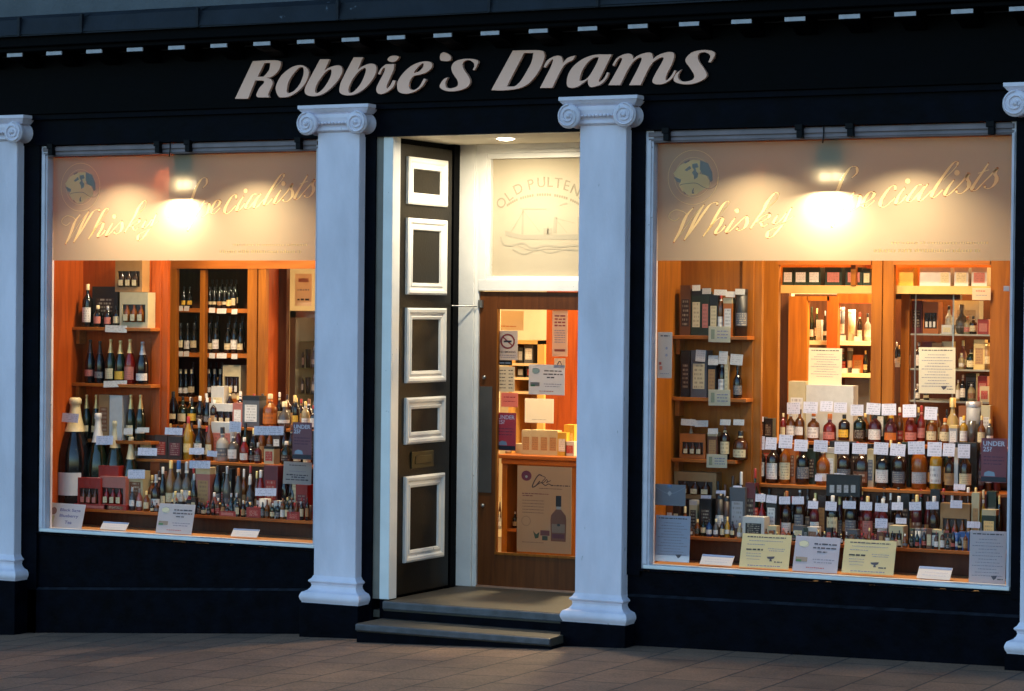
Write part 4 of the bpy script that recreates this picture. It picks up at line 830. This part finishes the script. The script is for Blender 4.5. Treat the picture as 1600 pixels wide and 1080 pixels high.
goods('the front board, right window', RG, ZRA, Yr, "b 1070 781 34 dk - - .13;b 1103 781 30 bk - - .13;b 1046 788 10 am wh - .02;b 1056 790 9 dk cr - .02;s 1068 792 12 am cr cr .02;b 1083 782 12 cr dk wh .06;b 1102 780 19 bk dk - .05;t 1122 772 12 bk wh bk .05;t 1133 776 10 dk gy bk .07;b 1152 762 24 gy si - .09;b 1172 755 15 mn dk - .12;m 1066 815 9 dk wh br;m 1077 822 9 br wh dk;m 1088 812 9 am gr go;m 1097 810 9 gr cr bk;m 1106 812 10 bl wh bk;m 1117 811 9 cl wh cr;m 1127 810 8 dk cr si;m 1135 808 8 ye wh go;m 1143 815 8 dk cr bk;b 1177 808 34 wh bk - -.01;m 1154 818 9 cr wh go")
goods('stacked above the front board, right window', RG, U(1086, 780, Yr+.13).z+.001, Yr+.13, 'g 1086 738 66 tn cr br')
goods('the lower row, right window', RG, ZRA, Yr+.12, "s 1188 772 15 rd cr wh;b 1205 775 16 bk wh -;w 1226 768 17 dk wh am;w 1247 770 18 dk gy bk;w 1270 780 16 mn wh wh;w 1298 775 19 bk cr wh;w 1327 776 20 bk gy bk;w 1353 776 18 mn pk go;w 1377 780 18 mn wh wh;w 1402 776 17 dk wh wh;w 1430 774 18 mn br go;w 1457 776 18 dk gr wh;g 1492 787 46 tn pk am .04;b 1524 770 12 cr tn - .05;w 1535 766 12 ye wh cr .06;b 1545 797 22 gr go cr .02;p 1560 775 12 bk dk go .08")
goods('the row of small boxes, right window', RG, ZRA, Yr, "g 1400 822 22 cr pk or;b 1206 822 14 cr gy -;m 1222 826 10 pk wh pk;b 1247 822 16 gy cr -;b 1269 824 16 wh br -;m 1297 828 10 si wh si;b 1331 828 16 gy dk -;m 1345 834 8 mn cr rd;m 1362 834 8 mn pk rd;b 1380 832 20 mn br -;t 1424 826 10 bk gy gr;t 1433 826 10 wh bl gy;t 1443 826 10 gy pk gy;b 1458 828 17 bk wh cr;b 1470 829 8 cr cr -;b 1481 834 15 bk br -;t 1493 833 9 bl wh bl;b 1506 832 16 bl si -;b 1519 834 7 wh wh -")
goods('the middle row, right window', RG, ZRB, .60, "w 1166 688 18 dk cr bk;b 1176 700 10 wh wh - .03;w 1185 688 18 dk wh bk;w 1204 690 21 dk wh bk;b 1236 694 14 or br - .05;w 1224 690 18 or cr or;w 1251 692 22 bk gy bk;b 1241 712 8 cr wh - .07;b 1267 702 14 gr dk - .08;s 1283 694 23 or wh go;b 1297 700 14 cr wh wh .05;b 1314 690 36 bk dk - .09;w 1315 696 24 dk gy cr;s 1343 698 28 dk br cr;b 1343 694 36 bk dk - .09;b 1360 702 10 cr gy - .03;b 1377 700 30 bk - - .09;w 1376 698 24 bk wh bk;b 1402 700 26 bk - - .09;w 1402 700 24 dk gy go;s 1433 690 26 or si am;w 1460 692 21 ye wh cr;w 1482 700 18 dk tn bk;s 1506 698 22 dk cr go;b 1508 692 36 bk - - .1;b 1494 700 6 wh - - .02")
mid = thing('carton', 'wide black carton printed with four tumblers, centre of the right window', 'carton', (U(1317, 776, .50).x, .50, zavg(1317, 776, .50)))
x0, x1, z0, z1 = rect(1291, 742, 1344, 776, .50); o_ = Vector(mid.location); MB(o_).box(x0, x1, .50, .535, z0, z1).build('box_body', cm('bk'), mid)
mb = MB(o_)
for i in range(4): px = 1300+i*11; a, b_, c_, d_ = rect(px-3.5, 758, px+3.5, 770, .499); mb.box(a, b_, .4985, .4995, c_, d_)
mb.build('front_print', lm('si'), mid)
goods('the back row, right window', RG, ZRC, .86, "b 1188 652 13 bk br -;b 1200 654 14 bk dk -;w 1222 646 10 rd cr cr;w 1233 640 15 am wh or;w 1247 640 16 am wh dk;w 1268 644 20 am wh or;s 1293 647 22 rd pk or;w 1316 648 19 dk ye bk;w 1340 644 21 gr dk ye;s 1364 644 22 mn wh bk;s 1389 644 22 mn or ye;w 1421 646 21 rd pk or;w 1438 634 14 rd pk rd .03;w 1454 650 19 or cr cr;w 1474 654 18 am cr or;b 1489 665 13 si wh go;w 1504 650 14 ye wh ye;x 1517 658 12 cl - -;w 1532 650 14 am cr go;w 1545 656 12 cl wh go")
goods('the tall glass pieces, right window', RG, ZRC, .92, "d 1485 622 26 go cr go;t 1518 628 24 si cl si;b 1540 634 14 cr wh -;b 1283 602 100 wh - - .05;b 1245 596 26 cr wh - .03")
filler('rear of lower board, right window', RG, ZRA, Yr+.21, 1140, 1560, 12, 838, (62, 76), 5, 14)
filler('rear of middle board, right window', RG, ZRB, .74, 1160, 1560, 12.5, 757, (58, 70), 6, 14)
filler('front edge of lower board, right window', 'miniatures along the board edge', ZRA, .31, 1180, 1512, 9, 852, (16, 27), 7, 8)
filler('rear of upper board, right window', RG, ZRC, .94, 1350, 1555, 13, 688, (40, 54), 9, 12)
filler('under bracket shelves, right window', RG, ZRA, .44, 1120, 1185, 12, 838, (80, 108), 8, 13)
cards('in the lower row of the right window', 'price tickets on the lower row', Yr+.10, "1188 778 15 12;1205 780 16 12;1226 782 17 12;1247 782 18 12;1270 789 16 12;1298 791 18 14;1327 789 20 12;1353 791 19 13;1377 793 20 13;1402 791 18 12;1430 791 18 13;1457 790 19 12;1377 818 20 15;1408 814 16 9;1494 788 18 12;1521 820 20 10;1103 779 16 10;1126 772 15 11;1152 764 13 10")
cards('in the middle row of the right window', 'price tickets on the middle row', .57, "1166 693 18 20;1185 692 19 21;1204 693 18 19;1227 690 21 21;1251 696 21 18;1282 697 22 18;1315 700 23 19;1343 701 23 17;1376 701 23 19;1402 703 23 19;1432 700 27 20;1460 702 22 22;1482 703 19 20;1506 705 19 22;1312 744 18 8;1499 761 18 9;1163 737 14 8;1279 747 11 10")
cards('in the back row of the right window', 'price tickets on the back row', .845, "1187 655 12 8;1240 638 21 18;1266 637 22 18;1291 635 20 16;1313 637 20 16;1339 641 20 17;1364 639 22 18;1389 640 22 18;1421 642 21 20;1454 646 20 20")
# cartons on the high shelf
goods('the high shelf, right window', 'cartons on the high shelf', zS, 1.08, "b 1231 418 17 gr wh -;b 1251 418 21 gr wh -;b 1272 418 20 gr wh -;b 1302 418 26 gr pk -;b 1334 418 26 gr pk -;b 1354 420 12 gr cr -;b 1415 418 24 ye - -;b 1452 418 30 wh - -;b 1476 418 18 wh cr -;b 1502 418 22 wh cr -;b 1530 418 24 wh pk -")
goods('the upper far shelf, right window', 'bottles on the far shelf unit', FS[0], 2.32, "p 1267 480 8 gr wh gr;p 1275 482 8 gr wh go;b 1279 500 8 wh wh -;p 1288 486 7 dk wh si;t 1315 480 7 gy wh si;t 1329 484 11 wh cr wh;s 1342 488 9 dk wh rd;w 1354 490 11 wh wh bk;b 1313 524 10 wh - - -.03;b 1339 526 9 wh - - -.03")
goods('the lower far shelf, right window', 'bottles on the far shelf unit', FS[1], 2.32, "w 1316 545 9 bk rd si;t 1327 544 8 gy wh si;b 1340 555 16 or tn -;p 1351 548 8 bk cr go;b 1318 575 9 wh - - -.03;b 1336 577 10 wh - - -.03;w 1363 545 9 dk cr bk")
goods('the top case shelf, right window', 'bottles in the glass case', CSH[0], 1.28, "b 1432 470 18 mn dk -;g 1454 472 24 or wh dk;w 1481 478 13 wh wh bk .05;b 1479 508 16 wh cr - -.04;d 1500 476 22 cl gy cl;w 1510 494 13 cr pk or;w 1519 494 13 dk cr bk;b 1536 499 17 rd pk -;b 1510 470 40 si cl - .22")
goods('the middle case shelf, right window', 'bottles in the glass case', CSH[1], 1.28, "w 1434 535 12 dk wh si;b 1448 534 16 mn rd - .04;b 1465 536 18 tn cr - .03;b 1480 534 16 cr br - .03;w 1501 552 10 cr wh cr;s 1515 546 16 gr cr dk;b 1530 531 17 go tn -;t 1541 536 10 tn cr go;s 1503 532 13 pk cr cr .1")
goods('the bottom case shelf, right window', 'bottles in the glass case', CSH[2], 1.28, "w 1432 600 9 dk wh wh;w 1446 606 10 bk cr bk .04;w 1496 594 8 cr wh wh;w 1503 586 10 bk wh wh;b 1517 584 16 gy bk bk .05;p 1516 600 13 cr br si;b 1535 588 15 rd pk -;b 1538 604 14 cr rd - -.03")
goods('slot beside post, right window', 'bottles in the glass case', CSH[1], 1.5, "p 1400 535 7 bk wh wh;p 1404 540 6 bk cr go;b 1402 568 7 wh - -")
# through the door
goods('the wall shelf seen through the door', 'goods seen through the door', WS[0], 4.15, "b 813 542 8 bk si -;b 826 536 14 gy wh -")
goods('the second wall shelf seen through the door', 'goods seen through the door', WS[1], 4.15, "b 813 572 10 bk si -;b 828 572 11 bk rd -")
goods('the counter top seen through the door', 'goods seen through the door', zc, 2.2, "b 822 672 14 cr tn -;b 836 672 14 cr tn -;b 850 672 14 cr tn -;b 864 672 14 cr tn -;b 878 676 14 ye wh -;b 890 690 14 wh rd -;b 850 695 90 cr - - .09;w 792 690 10 cr wh go;b 889 664 16 ye go - .06")
goods('the shelf under the counter', 'goods seen through the door', z_cs, 2.2, "w 793 795 9 dk wh cr;w 803 800 8 bk cr wh;b 790 760 10 cr tn - .2")
goods('the lit side shelf by the door frame', 'goods seen through the door', z_cs, 2.05, "w 779 800 6 wh wh cr;p 780 776 5 br cr go .05")
# ================================================================ NOTICES
def notice(label, cat, a, b, c, d, Y, col, spec=(), lean=0, name='notice', base=None, rz=0, border=None):
    """spec rows: ('text', u, v, w, h, string, ink) / ('words', u, v, w, h, seed, ink) / ('disc'|'ring'|'bar', u, v, w, h, ink); u,v centre from top-left 0..1"""
    x0, x1, z0, z1 = rect(a, b, c, d, Y); o = Vector(((x0+x1)/2, Y, z0)); W_, H_ = x1-x0, z1-z0
    mb = MB(o); mb.box(x0, x1, Y, Y+.0025, z0, z1); m = mat('paper_%02x%02x%02x' % tuple(int(255*k) for k in col), col, .55, var=.04, vs=4)
    root = mb.build(name, m, loc=o); props(root, label, cat); root.rotation_euler = (R(lean), R(random.uniform(-.6, .6)), rz); m_tl(m)
    byink = {}
    for i, s in enumerate(spec):
        k, u, v, w_, h_ = s[:5]; ink = s[-1]; q = byink.setdefault(ink, MB()); cx_ = (u-.5)*W_; cz_ = (1-v)*H_; ww = w_*W_; hh = h_*H_; y = -.0008-.0002*(i % 7)
        if k == 'text': add_mesh(q, text_mesh(s[5], .05, .0002, shear=.3 if ink == (.12, .10, .08) else 0, bold=.001), (cx_, y, cz_), ww, hh)
        elif k == 'bar': q.quad([(cx_-ww/2, y, cz_-hh/2), (cx_+ww/2, y, cz_-hh/2), (cx_+ww/2, y, cz_+hh/2), (cx_-ww/2, y, cz_+hh/2)])
        elif k == 'disc': q.quad([(cx_+ww/2*math.cos(t*.3927), y, cz_+hh/2*math.sin(t*.3927)) for t in range(16)])
        elif k == 'ring': q.ribbon([Vector((cx_+ww/2*math.cos(t*.2618), 0, cz_+hh/2*math.sin(t*.2618))) for t in range(25)], lambda t, u_: s[5], y)
        elif k == 'poly': 
            n_ = len(q.v); pts = s[5]; q.v += [((pu-.5)*W_, y, (1-pv)*H_) for pu, pv in pts]; q.f.append(tuple(range(n_, n_+len(pts)))); q.m.append(0); q.sm.append(False)
        elif k == 'line': q.ribbon(cr_interp([((pu-.5)*W_, 0, (1-pv)*H_) for pu, pv in s[5]], 5), lambda t, u_: s[6], y)
        elif k == 'words':
            rr = random.Random(s[5]); x = cx_-ww/2
            while x < cx_+ww/2-.002:
                l = min(rr.uniform(1.2, 4)*hh, cx_+ww/2-x); hj = hh*rr.uniform(.75, 1)
                q.quad([(x, y, cz_-hh/2), (x+l, y, cz_-hh/2), (x+l, y, cz_-hh/2+hj), (x, y, cz_-hh/2+hj)]); x += l+hh*.6
    for j, (ink, q) in enumerate(byink.items()):
        q.keep = True; q.build('printed_mark', mat('ink_%02x%02x%02x' % tuple(int(255*k) for k in ink), ink, .6, var=.05), root)
    return root
K0 = (.06, .055, .07); K1 = (.28, .27, .33); RED = (.42, .05, .05)
PAP = (.70, .67, .68); 
def flyer(seed): return [('words', .5, .09, .78, .035, seed, K0), ('words', .5, .2, .7, .02, seed+1, K1), ('words', .3, .31, .36, .022, seed+2, K1), ('words', .28, .46, .34, .05, seed+3, (.03, .03, .03)), ('words', .72, .42, .34, .02, seed+4, K1), ('words', .72, .48, .30, .02, seed+5, K1),
    ('words', .27, .58, .3, .018, seed+6, K1), ('words', .27, .66, .3, .018, seed+7, K1), ('poly', 0, 0, 0, 0, ((.54, .66), (.70, .64), (.69, .70), (.64, .73), (.66, .79), (.60, .79), (.61, .73), (.56, .71)), K0), ('words', .78, .80, .16, .04, seed+8, K0), ('words', .5, .93, .66, .03, seed+9, K1), ('bar', .27, .75, .26, .012, K1)]
for lab, a in (('pale yellow flyer on the sill, left one of the pair in the right window', (1155, 834, 1232, 888)), ('pale yellow flyer on the sill, right one of the pair in the right window', (1315, 843, 1396, 897))):
    notice(lab, 'flyer', *a, .115, (.86, .78, .46), flyer(int(a[0])), lean=-16)
def infocard(seed): return [('disc', .2, .22, .22, .2, (.62, .56, .36)), ('line', 0, 0, 0, 0, ((.1, .16), (.2, .12), (.3, .18), (.24, .28), (.14, .3)), .0014, K1), ('words', .68, .2, .5, .045, seed, K0), ('words', .68, .31, .54, .045, seed+1, K0), ('words', .62, .42, .22, .045, seed+2, K0), ('bar', .18, .66, .26, .13, (.30, .22, .16)), ('bar', .12, .70, .12, .06, (.06, .16, .05)),
    ('words', .68, .64, .5, .03, seed+3, K1), ('words', .66, .72, .4, .03, seed+4, K1), ('words', .5, .88, .4, .025, seed+5, RED)]
notice('white information card with round logo between the two yellow flyers, right window', 'information card', 1238, 838, 1308, 894, .115, (.66, .65, .72), infocard(40), lean=-16)
notice('white information card with round logo standing on the sill, left window', 'information card', 243, 787, 299, 834, .115, PAP, infocard(60), lean=-14)
notice('white card reading black sage blueberry tea, left corner of left window', 'information card', 66, 786, 127, 826, .115, PAP, [('text', .64, .27, .52, .15, 'Black Sage', (.2, .18, .3)), ('text', .63, .5, .48, .15, 'Blueberry', (.2, .18, .3)), ('text', .64, .74, .18, .13, 'Tea', (.2, .18, .3)), ('disc', .22, .32, .16, .3, (.25, .13, .12)), ('poly', 0, 0, 0, 0, ((.18, .5), (.27, .5), (.25, .85), (.2, .85)), (.5, .45, .3))], lean=-16)
for lab, a in (('small white card leaning low beside the left corner card, left window', (156, 813, 196, 828)), ('small white card lying low near the pillar, left window', (360, 824, 401, 839)), ('small white card leaning low beside the blue notice, right window', (1093, 864, 1143, 883)), ('small white card leaning low left of the tall grey notice, right window', (1432, 882, 1484, 905))):
    notice(lab, 'card', *a, .13, (.80, .79, .78), [('bar', .5, .1, .98, .2, (.16, .24, .42)), ('words', .55, .45, .7, .06, 3, (.6, .6, .66)), ('words', .5, .7, .7, .06, 5, (.6, .6, .66))], lean=-40)
def letter(seed): return [('words', .5, .06, .84, .025, seed, K0)]+[('words', .5, .16+.062*i, .5+.34*((i*7) % 3)/2, .016, seed+i, K1) for i in range(12)]+[('poly', 0, 0, 0, 0, ((.6, .84), (.78, .83), (.74, .89), (.68, .92)), K0), ('words', .86, .9, .16, .02, seed+20, K0)]
notice('blue tinted printed notice standing in the left corner of the right window', 'notice', 1023, 806, 1077, 878, .115, (.46, .51, .62), letter(100)+[('bar', .5, .93, 1, .13, (.66, .64, .66))], lean=-4)
notice('tall pale printed notice standing in the right corner of the right window', 'notice', 1514, 830, 1571, 913, .115, (.68, .64, .66), letter(130), lean=-5)
notice('grey poster card with diamond motif at the left edge of the right window', 'poster', 1022, 757, 1071, 790, .115, (.28, .29, .33), [('line', 0, 0, 0, 0, ((.0, .1), (.5, .45), (1, .1)), .001, (.4, .42, .48)), ('poly', 0, 0, 0, 0, ((.5, .3), (.57, .42), (.5, .56), (.43, .42)), (.45, .42, .42)), ('bar', .5, .08, .14, .14, (.12, .18, .3))])
def under25(): return [('text', .5, .12, .86, .11, 'UNDER', (.72, .66, .72)), ('text', .24, .25, .34, .11, '25?', (.72, .66, .72)), ('words', .5, .42, .8, .03, 7, (.13, .05, .09)), ('words', .5, .5, .8, .03, 8, (.13, .05, .09)), ('words', .45, .58, .7, .03, 9, (.13, .05, .09)), ('poly', 0, 0, 0, 0, ((.12, .86), (.14, .78), (.3, .74), (.52, .77), (.56, .86)), (.3, .36, .42)), ('bar', .5, .93, .98, .11, (.02, .02, .03))]
notice('plum proof of age poster stuck inside the left window beside the pillar', 'poster', 457, 660, 487, 718, .09, (.30, .15, .17), under25())
notice('plum proof of age poster stuck inside the right window at its right edge', 'poster', 1533, 685, 1573, 754, .09, (.33, .13, .15), under25())
notice('grey printed card above the lower board near the pillar, left window', 'notice', 442, 722, 486, 757, .2, (.44, .42, .40), [('words', .5, .15, .6, .04, 11, K0), ('words', .5, .42, .6, .04, 12, K1), ('words', .5, .58, .76, .06, 13, K0), ('words', .55, .68, .5, .06, 14, K0), ('words', .5, .79, .8, .06, 15, K0)], lean=-3)
notice('small white leaflet stuck on the side panel of the right window', 'leaflet', 1028, 519, 1049, 591, .12, (.66, .60, .54), [('words', .5, .08, .6, .03, 21, K0), ('disc', .62, .35, .16, .06, K1), ('disc', .62, .5, .16, .06, K1), ('bar', .2, .68, .16, .06, (.3, .05, .04)), ('bar', .25, .78, .2, .08, (.5, .16, .1)), ('words', .5, .9, .6, .02, 22, K1)], rz=R(18))
notice('white poster hanging in the left bay of the right window', 'poster', 1263, 544, 1315, 606, .99, (.80, .74, .58), letter(160)[:11])
notice('white poster hanging over the glass case in the right window', 'poster', 1436, 543, 1493, 615, .99, (.80, .76, .62), letter(180))
notice('cream leaflet tilted on the grey case beyond the left window', 'leaflet', 461, 428, 487, 478, 1.4, (.74, .58, .42), [('bar', .5, .2, .6, .12, (.66, .4, .3)), ('words', .5, .5, .7, .04, 31, K1), ('words', .5, .8, .7, .06, 32, K0)])
for i, (a, w_) in enumerate((((1107, 510, 1141, 535), 'top'), ((1107, 609, 1141, 634), 'second'), ((1104, 710, 1136, 731), 'lowest'))):
    notice(f'cream shelf card with bottle picture on the {w_} bracket shelf, right window', 'shelf card', *a, .405, (.72, .68, .50), [('bar', .2, .5, .16, .6, (.24, .26, .16)), ('words', .65, .3, .5, .08, 41+i, K1), ('words', .65, .5, .5, .08, 44+i, K1), ('words', .65, .7, .5, .08, 47+i, K1)])
notice('small white notice at top right corner of the right window case', 'notice', 1519, 450, 1548, 469, .98, (.76, .62, .44), [('words', .45, .25, .5, .08, 51, RED), ('words', .5, .6, .6, .06, 52, K1)])
notice('tiny white sticker at right edge of the right window', 'sticker', 1568, 447, 1577, 455, .09, (.7, .7, .72))
# on the door glass
DI = DY+.029
notice('no smoking sign on the door glass', 'sign', 778, 517, 809, 563, DI, (.62, .58, .56), [('ring', .5, .36, .66, .46, .006, RED), ('line', 0, 0, 0, 0, ((.27, .22), (.73, .5)), .005, RED), ('bar', .5, .36, .4, .06, K0), ('text', .5, .72, .8, .07, 'NO SMOKING', K0), ('words', .5, .83, .8, .03, 60, K1), ('words', .5, .9, .7, .03, 61, K1)])
notice('black strip sign under the no smoking sign on the door glass', 'sign', 778, 563, 800, 571, DI, (.03, .03, .03), [('words', .5, .5, .8, .3, 62, (.5, .5, .5))])
notice('opening hours list in black type on the door glass', 'sign', 778, 573, 804, 612, DI, (.66, .62, .52), [('words', .3, .15+.14*i, .36, .04, 70+i, K0) for i in range(6)]+[('words', .78, .15+.14*i, .26, .04, 80+i, K0) for i in range(6)])
notice('salmon leaflet on the door glass above the plum poster', 'leaflet', 783, 614, 809, 636, DI, (.72, .32, .24), [('words', .5, .3, .7, .08, 90, RED), ('words', .5, .6, .7, .06, 91, RED)])
notice('plum proof of age poster on the door glass', 'poster', 776, 645, 806, 704, DI, (.40, .09, .12), under25())
notice('tall cream notice with red print at top right of the door glass', 'notice', 863, 485, 887, 557, DI, (.74, .54, .38), [('words', .5, .12+.07*i, .7, .035, 95+i, RED) for i in range(4)]+[('words', .5, .44+.05*i, .7, .02, 99+i, K1) for i in range(6)]+[('bar', .5, .87, .7, .05, (.6, .08, .03))])
notice('small cream badge sticker under the tall notice on the door glass', 'sticker', 866, 560, 883, 575, DI, (.74, .60, .44), [('line', 0, 0, 0, 0, ((.3, .7), (.5, .3), (.7, .7)), .003, K0)])
notice('white card with round logo taped across the door glass', 'information card', 826, 570, 882, 617, DI-.002, (.62, .62, .66), infocard(110))
notice('white sheet standing on the counter behind the door glass', 'sheet', 820, 623, 865, 661, 2.05, (.80, .79, .74), [('words', .5, .86, .5, .02, 120, K1)])
notice('cream sheet with orange print on the far wall behind the door', 'sheet', 779, 486, 818, 516, 1.3, (.74, .58, .36), [('words', .4, .8, .6, .06, 121, (.6, .2, .05))])
pn = notice('brown whisky poster with bottle picture behind the lower door glass', 'poster', 808, 729, 893, 864, DI, (.46, .33, .19), [('disc', .17, .115, .19, .12, (.24, .03, .04)), ('disc', .17, .125, .05, .03, (.5, .35, .25)),
  ('line', 0, 0, 0, 0, ((.46, .11), (.40, .10), (.33, .16), (.28, .24), (.34, .23), (.42, .17)), .004, (.05, .035, .03)), ('line', 0, 0, 0, 0, ((.46, .11), (.52, .13), (.47, .17), (.45, .19), (.50, .18), (.54, .15), (.56, .17), (.54, .185), (.62, .16)), .0025, (.05, .035, .03)),
  ('line', 0, 0, 0, 0, ((.34, .23), (.44, .19), (.52, .22), (.58, .2), (.64, .22)), .003, (.05, .035, .03)), ('words', .80, .215, .34, .014, 131, (.05, .035, .03)), ('words', .62, .255, .42, .008, 132, (.12, .07, .05)),
  ('words', .34, .32, .5, .012, 133, (.18, .06, .05)), ('words', .2, .345, .2, .012, 134, (.18, .06, .05))]+[('words', .3, .40+.035*i, .4, .008, 135+i, (.16, .10, .07)) for i in range(5)]+
  [('ring', .17, .64, .16, .11, .0015, (.22, .15, .09)), ('bar', .765, .395, .10, .125, (.025, .018, .016)), ('bar', .765, .475, .075, .035, (.42, .34, .27)), ('poly', 0, 0, 0, 0, ((.72, .49), (.81, .49), (.9, .56), (.91, .62), (.90, .86), (.63, .86), (.62, .62), (.63, .56)), (.24, .07, .03)),
   ('bar', .765, .71, .24, .10, (.32, .16, .09)), ('bar', .765, .80, .22, .05, (.16, .03, .03)), ('disc', .77, .67, .06, .03, (.06, .04, .03)), ('bar', .52, .77, .17, .06, (.2, .05, .035)), ('bar', .52, .83, .10, .05, (.07, .06, .03)),
   ('poly', 0, 0, 0, 0, ((.3, .75), (.36, .79), (.42, .76), (.40, .83), (.34, .84)), (.05, .07, .03)), ('words', .3, .885, .4, .008, 150, (.2, .12, .08))])
# ================================================================ LAMPS AND LIGHT
WARM = (1, .74, .44); LK = .29
def area(name, loc, sx, sy_, energy, rot=(0, 0, 0), col=WARM, spread=180):
    l = bpy.data.lights.new(name, 'AREA'); l.shape = 'RECTANGLE'; l.size = sx; l.size_y = sy_; l.energy = energy*LK; l.color = col; l.spread = R(spread)
    o = bpy.data.objects.new(name, l); COL.objects.link(o); o.location = loc; o.rotation_euler = rot; return o
for lab, px, pw in (('grey floodlight with two lit tubes hanging at the top of the left window', 289, 17), ('grey floodlight with two lit tubes hanging at the top of the right window', 1298, 23)):
    yy = .088; top = 240 if px < 500 else 230; bot = 299 if px < 500 else 286
    x0, x1, z0, z1 = rect(px-pw, top, px+pw, bot, yy); T = thing('floodlight', lab, 'floodlight', ((x0+x1)/2, yy, z1)); o = Vector(T.location)
    zm = z0+(z1-z0)*.32
    mb = MB(o); mb.box(x0, x1, yy, yy+.12, zm, z1); mb.box(x0, x1, yy+.035, yy+.12, z0+.01, zm); mb.box(x0, x1, yy+.005, yy+.12, z0+.002, z0+.012); mb.box((x0+x1)/2-.02, (x0+x1)/2+.02, yy+.04, yy+.08, z1, ZC); mb.build('housing', GREYM, T, bevel=.004)
    for s in (-1, 1):
        cx_ = (x0+x1)/2+s*(x1-x0)*.22; MB(o).box(cx_-(x1-x0)*.17, cx_+(x1-x0)*.17, yy+.012, yy+.034, z0+.015, zm-.008).build('lit_tube', TUBE, T)
    area('floodlight_beam', ((x0+x1)/2, yy+.055, z0-.006), .13, .05, 15 if px < 500 else 18, rot=(R(22), 0, 0), col=(1, .82, .56), spread=165)
p = U(815, 224, .75)
T = thing('ceiling_light', 'round lit ceiling light above the entrance door', 'ceiling light', (p.x, .52, 3.184)); o = Vector(T.location)
MB(o).lathe([(0, 0), (.078, 0), (.082, -.010), (.07, -.016)], (o.x, o.y, o.z), 24).build('light_rim', WHITEP, T); MB(o).lathe([(.07, -.014), (.055, -.028), (.025, -.036), (0, -.038)], (o.x, o.y, o.z), 24).build('light_bowl', BULB, T)
area('porch_light', (o.x-.05, .50, 3.12), .14, .14, 22, col=(1, .86, .62))
for i, (x, y, e) in enumerate(((-1.9, 2.2, 60), (.9, 3.1, 110), (3.3, 1.85, 145), (3.4, 3.4, 130))):  # added ceiling lamps, out of view, that brighten the shop interior
    T = thing('ceiling_light', f"added unseen shop ceiling light, {ORD(i+1)} from the left inside the shop", 'ceiling light', (x, y, ZC), 'added shop ceiling lights'); MB((x, y, ZC)).box(x-.2, x+.2, y-.2, y+.2, ZC-.03, ZC).build('light_panel', mat('lamp_diffuser', (.8, .75, .65), .5), T)
    area('shop_fill_light', (x, y, ZC-.05), .5, .5, e*1.2, col=(1, .77, .43))
for i, (x, y, e) in enumerate(((-1.65, .42, 13), (-.6, .42, 12), (2.95, .42, 11), (3.9, .42, 12))):  # unseen lamps added to light the displays and the film from behind
    T = thing('fill_spotlight', f"added unseen spotlight, {ORD(i+1)} from the left above the windows", 'fill_spotlight', (x, y, ZC), 'added display spotlights'); MB((x, y, ZC)).lathe([(0, 0), (.05, 0), (.05, -.06), (0, -.06)], (x, y, ZC), 12).build('lamp_can', GREYM, T)
    area('display_fill_light', (x, y, ZC-.08), .09, .09, e, col=(1, .78, .50), rot=(R(0), 0, 0), spread=122)
# sky and the last of the daylight
SUN_EL, SUN_ROT = R(8.5), R(20)
Wd = bpy.data.worlds.new('World'); S.world = Wd; Wd.use_nodes = True; t = Wd.node_tree; bg = t.nodes['Background']
sk = t.nodes.new('ShaderNodeTexSky'); sk.sky_type = 'NISHITA'; sk.sun_disc = False; sk.sun_elevation = SUN_EL; sk.sun_rotation = SUN_ROT; sk.ozone_density = 2.9; sk.dust_density = 1.2; sk.air_density = 1
t.links.new(sk.outputs[0], bg.inputs[0]); bg.inputs[1].default_value = .12
sl = bpy.data.lights.new('sun', 'SUN'); sl.energy = .05; sl.angle = R(12); sl.color = (1, .8, .65); so = bpy.data.objects.new('sun', sl); COL.objects.link(so)
so.rotation_euler = (R(90)-SUN_EL, 0, R(180)-SUN_ROT)
# camera ----------------------------------------------------------------------------------
cd = bpy.data.cameras.new('camera'); co = bpy.data.objects.new('camera', cd); COL.objects.link(co); S.camera = co
M = Matrix((R2, U2, tuple(-a for a in FW))).transposed().to_4x4(); M.translation = Vector(CAM); co.matrix_world = M
cd.lens = F/1600*36; cd.sensor_width = 36; cd.clip_end = 500; cd.clip_start = .1
S.render.resolution_x = 1024; S.render.resolution_y = 691
vs = S.view_settings; vs.view_transform = 'Standard'; vs.look = 'None'; vs.gamma = 1; vs.exposure = 2.2; vs.use_curve_mapping = False
c = S.cycles; c.use_denoising = True; c.max_bounces = 8; c.diffuse_bounces = 4; c.glossy_bounces = 3; c.transparent_max_bounces = 16; c.caustics_reflective = False; c.caustics_refractive = False; c.sample_clamp_indirect = 4; c.sample_clamp_direct = 0
print('objects', len(bpy.data.objects))
